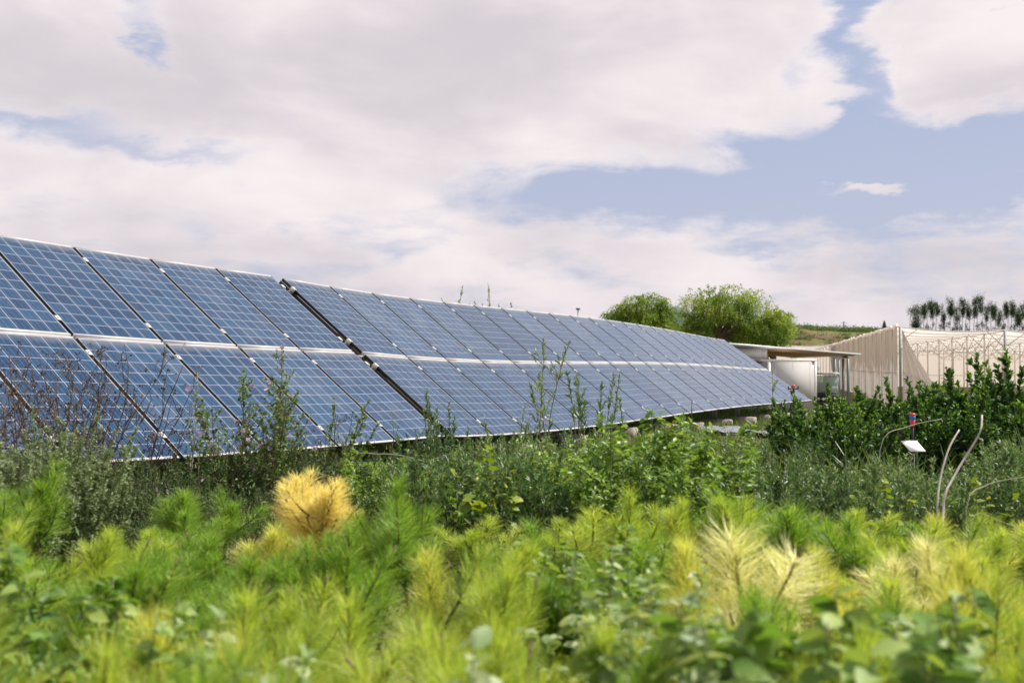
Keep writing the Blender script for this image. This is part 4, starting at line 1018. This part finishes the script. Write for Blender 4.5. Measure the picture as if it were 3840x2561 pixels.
def dead(seed, H, stems, Rad, lab, n2=7):
    rs = np.random.default_rng(seed); root = empty('dead_brush', lab, 'dead brush'); st, hd = Geo(), Geo(); top = 0
    for k in range(stems):
        a = rs.uniform(0, 6.28); r = rs.random() * Rad; L = H * rs.uniform(.7, 1.05)
        c = curve((math.cos(a) * r * .6, math.sin(a) * r * .6, 0), (math.cos(a) * .25, math.sin(a) * .25, 1), L, rs, .2, .7, 9); st.tube(c, np.linspace(.007, .0024, 10), 4, rs.random()); top = max(top, c[-1][2])
        for j in range(n2):
            f = rs.uniform(.35, .97); p, T = along(c, np.array([f])); aa = rs.uniform(0, 6.28); e = R(rs.uniform(30, 70))
            cc_ = curve(p[0], (math.cos(aa) * math.cos(e), math.sin(aa) * math.cos(e), math.sin(e)), rs.uniform(.12, .35), rs, .5, 1.1, 6); st.tube(cc_, np.linspace(.0034, .0016, 7), 3)
            for m in range(3):
                p2, _ = along(cc_, np.array([rs.uniform(.5, 1)])); c3 = curve(p2[0], rs.normal(size=3) + [0, 0, .8], .07, rs, .3, .8, 3); st.tube(c3, .0016, 3)
                q = c3[-1] + rs.normal(size=(5, 3)) * .006; hd.stamp(*LEAF, q, unit(rs.normal(size=(5, 3))), unit(rs.normal(size=(5, 3))), np.tile([.013, .019, .012], (5, 1)), rs.random(5))
    st.build('stalks', M['drytwig'], root); tag(hd.build('seed_heads', M['drytwig'], root), kind='stuff'); remember(root); root['h'] = float(top); return root
D1 = dead(520, 1.6, 20, .42, 'tall dead brown brush at left before the array, thickest clump'); put_px(D1, 235, 1290, 6.0)
D2 = dead(521, 1.5, 13, .35, 'dead brown brush cut by the left edge'); put_px(D2, 30, 1330, 5.2)
D3 = dead(522, 1.3, 10, .45, 'leaning dead stalks right of the thickest dead clump'); put_px(D3, 430, 1370, 6.4)
D4 = dead(523, 1.0, 5, .3, 'short curled dead stalks in front of the last panels of the nearer array', 4); put_px(D4, 1210, 1545, 8.3)
BL = bush('leafy_weed', 'bright-green broad-leaved weed under the lower edge of the nearer array', 'weed', 530, 'lightleaf', 9, .5, .5, 3, .09, .075, 40, BROAD, .4, .3, 'stem_green', .003, .8, 70, .3, .2, droop=.2); put_px(BL, 1350, 1668, 8.3)

# ---- undergrowth: too many to count
def undergrowth():
    rs = np.random.default_rng(77); g = Geo(); n = 110000
    d = 3.5 + 9.0 * rs.random(n) ** .8; x = (rs.random(n) * 1.55 - .62) * d
    h = np.abs(rs.normal(0, .14, n)) * (.6 + .8 * (np.sin(x * 2.3 + d) * np.cos(d * 1.9 - x) > 0)); h = np.minimum(h, .42)
    P = np.stack([x, d, np.array([gz(v) for v in d]) + h], 1); D = unit(rs.normal(size=(n, 3)) + [0, 0, 1.3]); N = unit(rs.normal(size=(n, 3)) * .6 + [0, 0, 1])
    g.stamp(*LEAF, P, D, N, np.stack([rs.uniform(.006, .016, n), rs.uniform(.02, .06, n), np.full(n, .03)], 1), rs.random(n) ** 1.4)
    tag(g.build('undergrowth', M['weed']), 'tangled low green and straw-coloured weeds between the shrubs', 'undergrowth', kind='stuff')
    g = Geo(); n = 60000                          # grass and weeds out along the foot of the long array
    y = 10 + 30 * rs.random(n) ** .75; px = 1500 + 2000 * rs.random(n); x = (px - CX) / FPX * y
    bx = np.interp(y, [s[1][1] for s in T2], [s[1][0] for s in T2]); keep = (x > bx - .3); x, y = x[keep], y[keep]; n = len(x)
    D = unit(rs.normal(size=(n, 3)) * [1, 1, .4] + [0, 0, 1.6]); P = np.stack([x, y, np.array([gz(v) for v in y])], 1)
    L = rs.uniform(.05, .22, n) * (.5 + .8 * (np.sin(x * 1.3 + y * .7) > -.2))
    g.stamp(*BLADE, P, D, unit(rs.normal(size=(n, 3))), np.stack([rs.uniform(.008, .02, n), L, L], 1), rs.random(n))
    n = 60000                                     # the open field to the right of the array
    y = 9 + 48 * rs.random(n) ** .8; bx = np.interp(y, [s[1][1] for s in T2], [s[1][0] for s in T2]); x = bx + (y * 1.0) * rs.random(n)
    L = rs.uniform(.05, .2, n) * (.6 + .9 * (np.sin(x * .9 + y * .5) * np.cos(y * .8) > 0)); P = np.stack([x, y, np.array([gz(v) for v in y])], 1)
    g.stamp(*BLADE, P, unit(rs.normal(size=(n, 3)) * [1, 1, .4] + [0, 0, 1.6]), unit(rs.normal(size=(n, 3))), np.stack([rs.uniform(.015, .04, n), L, L], 1), rs.random(n))
    n = 26000                                     # taller weeds standing in the strip behind and under the array
    y = 10 + 24 * rs.random(n); bx = np.interp(y, [s[1][1] for s in T2], [s[1][0] for s in T2]); x = bx - .4 - 3.4 * rs.random(n)
    L = rs.uniform(.12, .38, n); P = np.stack([x, y, np.array([gz(v) for v in y])], 1)
    g.stamp(*BLADE, P, unit(rs.normal(size=(n, 3)) * [1, 1, .4] + [0, 0, 2]), unit(rs.normal(size=(n, 3))), np.stack([rs.uniform(.012, .03, n), L, L], 1), rs.random(n) * .6)
    tag(g.build('grass', M['weed']), 'rough grass and weeds along the foot of the long array', 'grass', kind='stuff')
undergrowth()

# ================================================================== trees
def spray_tree(name, label, px, py_top, d, crown, trunk_px, fork_py, seed, mat='tree', n_spray=1500, leaf=(.11, .052), droop=.48):
    """crown: list of lobes (px, py, rx px, ry px, depth m)"""
    rs = np.random.default_rng(seed); b = at(trunk_px, fork_py, d); g0 = gz(d)
    root = empty(name, label, 'tree', (b.x, d, g0)); st, lf = Geo(), Geo(); m = d / FPX; fz = b.z - g0
    st.tube([(0, 0, -.1), (.03, 0, fz * .5), (0, .02, fz)], [.2, .17, .15], 9)
    area = sum(c[2] * c[3] for c in crown); PPs, DDs, TT = [], [], []
    for (cx, cyy, rx, ry, rd) in crown:
        c = np.array([(cx - trunk_px) * m, rs.uniform(-.4, .4), EYE + (HY - cyy) * m - g0]); rr = np.array([rx * m, rd, ry * m])
        for k in range(6):
            v = unit(rs.normal(size=3)); v[2] = abs(v[2]) * .6; tip = c + v * rr * rs.uniform(.5, .85); s = np.array([0, .0, fz * rs.uniform(.85, 1)])
            mid_ = (s + tip) / 2 + np.array([0, 0, .25]) + rs.normal(size=3) * .12
            t = np.linspace(0, 1, 7)[:, None]; cv = (1 - t) ** 2 * s + 2 * t * (1 - t) * mid_ + t ** 2 * tip
            st.tube(cv, np.linspace(.075, .015, 7), 5)
        n = int(n_spray * rx * ry / area); v = unit(rs.normal(size=(n, 3))); r = rs.uniform(.25, 1.2, n) ** .6
        lump = 1 + .13 * np.sin(v[:, 0] * 7 + seed) * np.cos(v[:, 2] * 6 + seed) + .1 * np.sin(v[:, 1] * 9 + v[:, 2] * 8)
        P = c + v * rr * (r * lump)[:, None]
        hole = np.sin(P[:, 0] * 3.1 + seed) * np.sin(P[:, 2] * 3.7 + 1) * np.sin(P[:, 1] * 2.3)
        P = P[(hole < .26) & (P[:, 2] > fz * .35) & ~((np.hypot(P[:, 0] * .8, P[:, 2] - fz - .1) < .5) & (P[:, 1] < .5))]; v = unit(P - c)
        for j in range(13):
            t = j / 12.; off = v * [1, 1, .4] * .34 * t + np.array([0, 0, -1]) * droop * .42 * t * t
            PPs.append(P + off + rs.normal(size=P.shape) * .035); DDs.append(unit(v * .6 + np.array([0, 0, -droop * t * 1.4 + .2]) + rs.normal(size=P.shape) * .6)); TT.append(np.full(len(P), 0.) + rs.normal(.45, .2, len(P)) + .12 * np.sin(P[:, 0] * 2 + P[:, 2] * 3))
    P, D, T = map(np.concatenate, (PPs, DDs, TT)); n = len(P)
    lf.stamp(*LEAF, P, D, unit(rs.normal(size=(n, 3)) * .5 + [0, 0, 1]), np.stack([rs.uniform(.6, 1.2, n) * leaf[1], rs.uniform(.7, 1.2, n) * leaf[0], np.full(n, .05)], 1), np.clip(T, 0, 1))
    st.build('trunk', M['bark'], root); lf.build('crown', M[mat], root)
spray_tree('round_tree', 'big round yellow-green tree with forked trunk behind the end of the array', 2700, 1078, 52,
           [(2640, 1165, 85, 78, 1.6), (2740, 1150, 100, 70, 1.9), (2700, 1200, 130, 70, 2.0), (2800, 1190, 75, 85, 1.6), (2835, 1262, 75, 70, 1.4), (2620, 1240, 75, 55, 1.3), (2760, 1290, 90, 50, 1.3)], 2702, 1248, 31, n_spray=4600)
spray_tree('round_tree', 'lower darker tree left of the big round one, rising behind the array', 2400, 1105, 50,
           [(2420, 1160, 85, 52, 1.5), (2350, 1190, 70, 45, 1.3), (2470, 1195, 65, 55, 1.3), (2400, 1240, 130, 50, 1.5)], 2410, 1290, 47, n_spray=3400)
spray_tree('round_tree', 'small drooping tree at the right side of the big round one, partly behind the canopy', 2900, 1160, 50,
           [(2890, 1240, 62, 75, 1.1), (2925, 1215, 34, 40, .8), (2885, 1310, 68, 40, 1.0)], 2900, 1330, 53, n_spray=1700)
SB = bush('tall_shrub', 'tall shrub behind the long array, only its leafy tips showing above the top edge', 'shrub', 600, 'lightleaf', 11, 2.9, .9, 9, .075, .028, 55, LEAF, .8, .5, 'twig', .008, .28, 40, .1, .3)
for (px, py, d, lab) in [(1700, 1068, 19.4, 'leafy shoot tips above the top edge of the long array, left group of a pair'), (1840, 1064, 20.2, 'leafy shoot tips above the top edge of the long array, right group of a pair')]:
    put_px(SB, px, py, d, rz=rv.uniform(0, 6), label=lab, group='shrubs behind the long array')

def gum(px, top, d, label, low=.42, seed=0, lean=0., trunks=1, wide=1.0, clumps=9, name='eucalyptus_tree'):
    rs = np.random.default_rng(seed); m = d / FPX; base = EYE + (HY - 1246) * m - 1.5; tz = EYE + (HY - top) * m; H = tz - base
    root = empty(name, label, 'tree', (((px - CX) / FPX * d), d, base)); st, lf = Geo(), Geo()
    for k in range(trunks):
        x0 = (k - (trunks - 1) / 2) * 1.6 * wide
        st.tube([(x0 - lean * H, 0, -1), (x0 - lean * H * .4, .1, H * .45), (x0 * .8, 0, H * .93)], [.11, .085, .04], 5)
    for k in range(clumps):
        f = rs.random() ** .8; z = H * (1 - low * f) - .5; w = (.2 + .85 * math.sin(min(1, f * 1.25 + .12) * math.pi) ** .8) * wide
        c = np.array([rs.normal() * w * .62, rs.normal() * w * .5, z]); st.tube([(0, 0, z - .8), tuple(c)], [.05, .02], 4)
        n = 130; P = c + rs.normal(size=(n, 3)) * [.40 * wide, .42, .75]
        lf.stamp(*LEAF, P, unit(rs.normal(size=(n, 3)) + [0, 0, -.6]), unit(rs.normal(size=(n, 3))), np.tile([.17, .42, .1], (n, 1)), np.clip(rs.normal(.45, .25, n), 0, 1))
    if low < .8:
        for k in range(4):
            if rs.random() < .8:
                c = np.array([rs.normal() * .8, 0, H * rs.uniform(.1, .34)]); n = 70; P = c + rs.normal(size=(n, 3)) * [.3, .3, .5]
                lf.stamp(*LEAF, P, unit(rs.normal(size=(n, 3))), unit(rs.normal(size=(n, 3))), np.tile([.16, .4, .1], (n, 1)), rs.random(n) * .6)
    st.build('trunk', M['gumbark'], root); lf.build('crown', M['gum'], root); root['group'] = 'eucalyptus trees on the ridge'
gum(3436, 1132, 322, 'broad bushy eucalyptus at the left end of the ridge row, leafy to the ground', .85, 1, wide=1.9, clumps=34)
gx = [(3467, 1139), (3494, 1114), (3517, 1126), (3540, 1140), (3566, 1117), (3590, 1138), (3613, 1118), (3634, 1138), (3660, 1108), (3680, 1112), (3703, 1139), (3727, 1120), (3748, 1160), (3777, 1131), (3799, 1134), (3820, 1158), (3836, 1136)]
for i, (px, top) in enumerate(gx):
    gum(px, top, 325 + (i * 37) % 11, 'tall bare-trunked eucalyptus on the ridge, %s to the right of the broad bushy one' % ordn[i], (.34, .46, .38, .55, .42, .60, .36)[i % 7], 20 + i, .04 + .03 * math.sin(i), 1 + i % 2, 1.0 + .25 * math.sin(i * 1.7), (12, 15, 10, 8, 17, 9, 13)[i % 7])
def conifer():
    d = 250; p = at(3317, 1203, d); root = empty('cypress_tree', 'lone small dark cypress on the ridge left of the beige net house peak', 'tree', (p.x, d, p.z - 4.2)); rs = np.random.default_rng(4)
    Geo().tube([(0, 0, -.5), (0, 0, 4)], [.12, .03], 6).build('trunk', M['bark'], root)
    z = rs.random(1500) * 4; a = rs.uniform(0, 6.28, 1500); r = .85 * (1 - z / 4.2) ** .8 * np.sqrt(rs.random(1500)); P = np.stack([np.cos(a) * r, np.sin(a) * r, z], 1)
    Geo().stamp(*LEAF, P, unit(P * [1, 1, 0] + [0, 0, .5]), unit(rs.normal(size=(1500, 3))), np.tile([.12, .3, .1], (1500, 1)), rs.random(1500)).build('crown', M['gum'], root)
conifer()
def scrub():
    rs = np.random.default_rng(8); g = Geo()
    for (n, y0, y1, px0, px1, dz) in ((900, 177, 190, 2250, 4300, .3), (150, 158, 174, 2900, 3500, -.5)):
        for k in range(n):
            px = rs.uniform(px0, px1); y = rs.uniform(y0, y1); x = (px - CX) / FPX * y
            f = float(np.interp(y, [150, 156, 160, 165, 170, 175, 180, 185, 200], [0, .18, .3, .55, .72, .9, .97, 1, 1.02])); z = -.8 + (ridge_z(x * 185 / max(y, 185)) + .75) * f
            s = rs.uniform(.3, .95); m = 70; P = np.array([x, y, z + s * .2]) + rs.normal(size=(m, 3)) * [s * .9, s * .6, s * .35]
            g.stamp(*LEAF, P, unit(rs.normal(size=(m, 3)) + [0, 0, .6]), unit(rs.normal(size=(m, 3))), np.tile([.16, .32, .1], (m, 1)), np.clip(rs.normal(rs.uniform(.2, .8), .15, m), 0, 1))
    tag(g.build('hillside_scrub', M['weed']), 'low green and straw-coloured scrub along the crest and bank behind the net houses', 'scrub', kind='stuff')
scrub()

# ================================================================== small things
def sprinkler(px, py, d, lab, kind):
    p = at(px, py, d); g0 = gz(d); root = empty('sprinkler', lab, 'sprinkler', (p.x, d, g0)); H = p.z - g0
    tb = 'bluehose' if kind == 0 else 'black'
    w = .02 if kind == 0 else .004
    Geo().tube([(-.05 * (kind == 0), 0, 0), (-.02 + w, 0, H * .35), (w * .4, 0, H * .7), (0, 0, H - .1)], .009, 8).build('riser', M[tb], root)
    if kind == 1: Geo().tube([(.03, .01, 0), (.035, .01, H - .2)], .004, 6).build('stake', M['galv'], root)
    Geo().tube([(0, 0, H - .1), (0, 0, H - .05)], [.014, .02], 10).build('nozzle', M['black' if kind == 0 else 'red'], root)
    g = Geo()
    if kind == 0:
        g.bar((-.055, 0, H - .045), (.055, 0, H - .045), .02, .014); g.bar((-.052, 0, H - .045), (-.058, 0, H - .015), .012); g.bar((.05, 0, H - .045), (.056, 0, H - .015), .012)
    else: g.tube([(0, 0, H - .048), (0, 0, H - .02)], [.019, .022], 12)
    g.build('arm' if kind == 0 else 'collar', M['black' if kind == 0 else 'blue'], root)
    Geo().tube([(0, 0, H - .036 if kind == 0 else H - .019), (0, 0, H - .008), (0, 0, H)], [.024, .024, .014] if kind == 0 else [.02, .02, .014], 12).build('cap', M['red'], root)
sprinkler(2974, 1443, 11.0, 'black sprinkler with red cap on a bent dark-blue riser beside the array end', 0)
sprinkler(3420, 1549, 7.4, 'red-capped sprinkler with blue collar on a thin stake before the laurel hedge', 1)
p = at(3424, 1672, 7.3); root = empty('plant_tag', 'blank white card lying tilted on a stake below the red-capped sprinkler', 'card', (p.x, p.y, gz(7.3)))
h = p.z - gz(7.3); Geo().tube([(0, 0, 0), (0, 0, h - .01)], .005, 6).build('stake', M['galv'], root)
Geo().hexa([Vector((-.05, -.055, h - .035)), Vector((.065, -.055, h - .035)), Vector((.045, .06, h + .033)), Vector((-.075, .06, h + .033))], [Vector((-.05, -.056, h - .032)), Vector((.065, -.056, h - .032)), Vector((.045, .059, h + .036)), Vector((-.075, .059, h + .036))]).build('card', M['card'], root)
def stick(pts, rad, lab, name='bare_stick'):
    P = [at(*q) for q in pts]; b = Vector((P[0].x, P[0].y, gz(P[0].y))); Q = [b] + P
    t = np.linspace(0, 1, 14); n = len(Q) - 1; cv = []
    for k in t:
        x = min(k * n, n - 1e-6); i = int(x); f = x - i; q0, q1, q2, q3 = Q[max(i - 1, 0)], Q[i], Q[i + 1], Q[min(i + 2, n)]
        cv.append(tuple(.5 * ((2 * q1) + (q2 - q0) * f + (2 * q0 - 5 * q1 + 4 * q2 - q3) * f * f + (3 * q1 - q0 - 3 * q2 + q3) * f ** 3) - b))
    o = Geo().tube(cv, np.linspace(rad, rad * .6, 14), 7).build(name, M['palestick'], smooth=True); o.location = b; tag(o, lab, 'stick')
stick([(3508, 1930, 5.0), (3520, 1800, 5.1), (3555, 1680, 5.2), (3594, 1612, 5.3)], .0065, 'shorter pale bare stick, left one of two before the laurel hedge')
stick([(3530, 1900, 5.0), (3570, 1790, 5.1), (3650, 1660, 5.2), (3675, 1610, 5.2), (3680, 1557, 5.3)], .0075, 'longer kinked pale bare stick, right one of two before the laurel hedge')
stick([(3620, 1890, 4.9), (3690, 1820, 5.0), (3780, 1795, 5.0), (3860, 1785, 5.0)], .0025, 'arching pale dry stem at the right edge above the golden pine')
stick([(3640, 1945, 4.7), (3740, 1950, 4.8), (3840, 1995, 4.8)], .002, 'lower arching dry stem at the right edge')
stick([(3300, 1670, 6.6), (3400, 1600, 6.7), (3530, 1570, 6.8)], .003, 'thin pale dry stem crossing the red-capped sprinkler')
stick([(1330, 1720, 7.3), (1420, 1702, 7.3), (1500, 1706, 7.3), (1590, 1728, 7.2)], .004, 'crooked grey dead branch lying at the foot of the gap')
def sheet(px, py, d, w, l, lab, seed, mat='sheet', amp=.028, rz=0.):
    rs = np.random.default_rng(seed); p = at(px, py, d); o = Geo(); ph = rs.uniform(0, 6, 6)
    def f(a, b):
        x, y = (a - .5) * w, (b - .5) * l
        return (x, y, .06 + amp * (math.sin(x * 9 + ph[0] + y * 3) * math.sin(y * 7 + ph[1]) + .5 * math.sin(x * 21 + ph[2]) * math.cos(y * 17 + ph[3])) + amp)
    q = cloth(o, f, 26, 22).build('plastic_sheet', M[mat], smooth=True); q.location = (p.x, p.y, gz(p.y) + .02); q.rotation_euler.z = rz; tag(q, lab, 'plastic sheet')
    sm = q.modifiers.new('thickness', 'SOLIDIFY'); sm.thickness = .004
sheet(2712, 1605, 18.3, .8, 1.5, 'crumpled grey plastic sheet on the grass right of the light-green bush', 3)
sheet(2900, 1608, 17.2, .45, 1.6, 'flat pale-grey plastic sheet on the ground farther right, left of the laurel hedge', 4, amp=.012, rz=.5)
pts = [Vector((a, b, gz(b) + .05)) for a, b in ((3.45, 18.4), (3.6, 18.1), (3.75, 17.7), (3.95, 17.3))]
o = Geo().tube([tuple(q - pts[0]) for q in pts], .022, 7).build('hose', M['bluehose']); o.location = pts[0]; tag(o, 'dark-blue hose lying beside the crumpled grey sheet', 'hose')
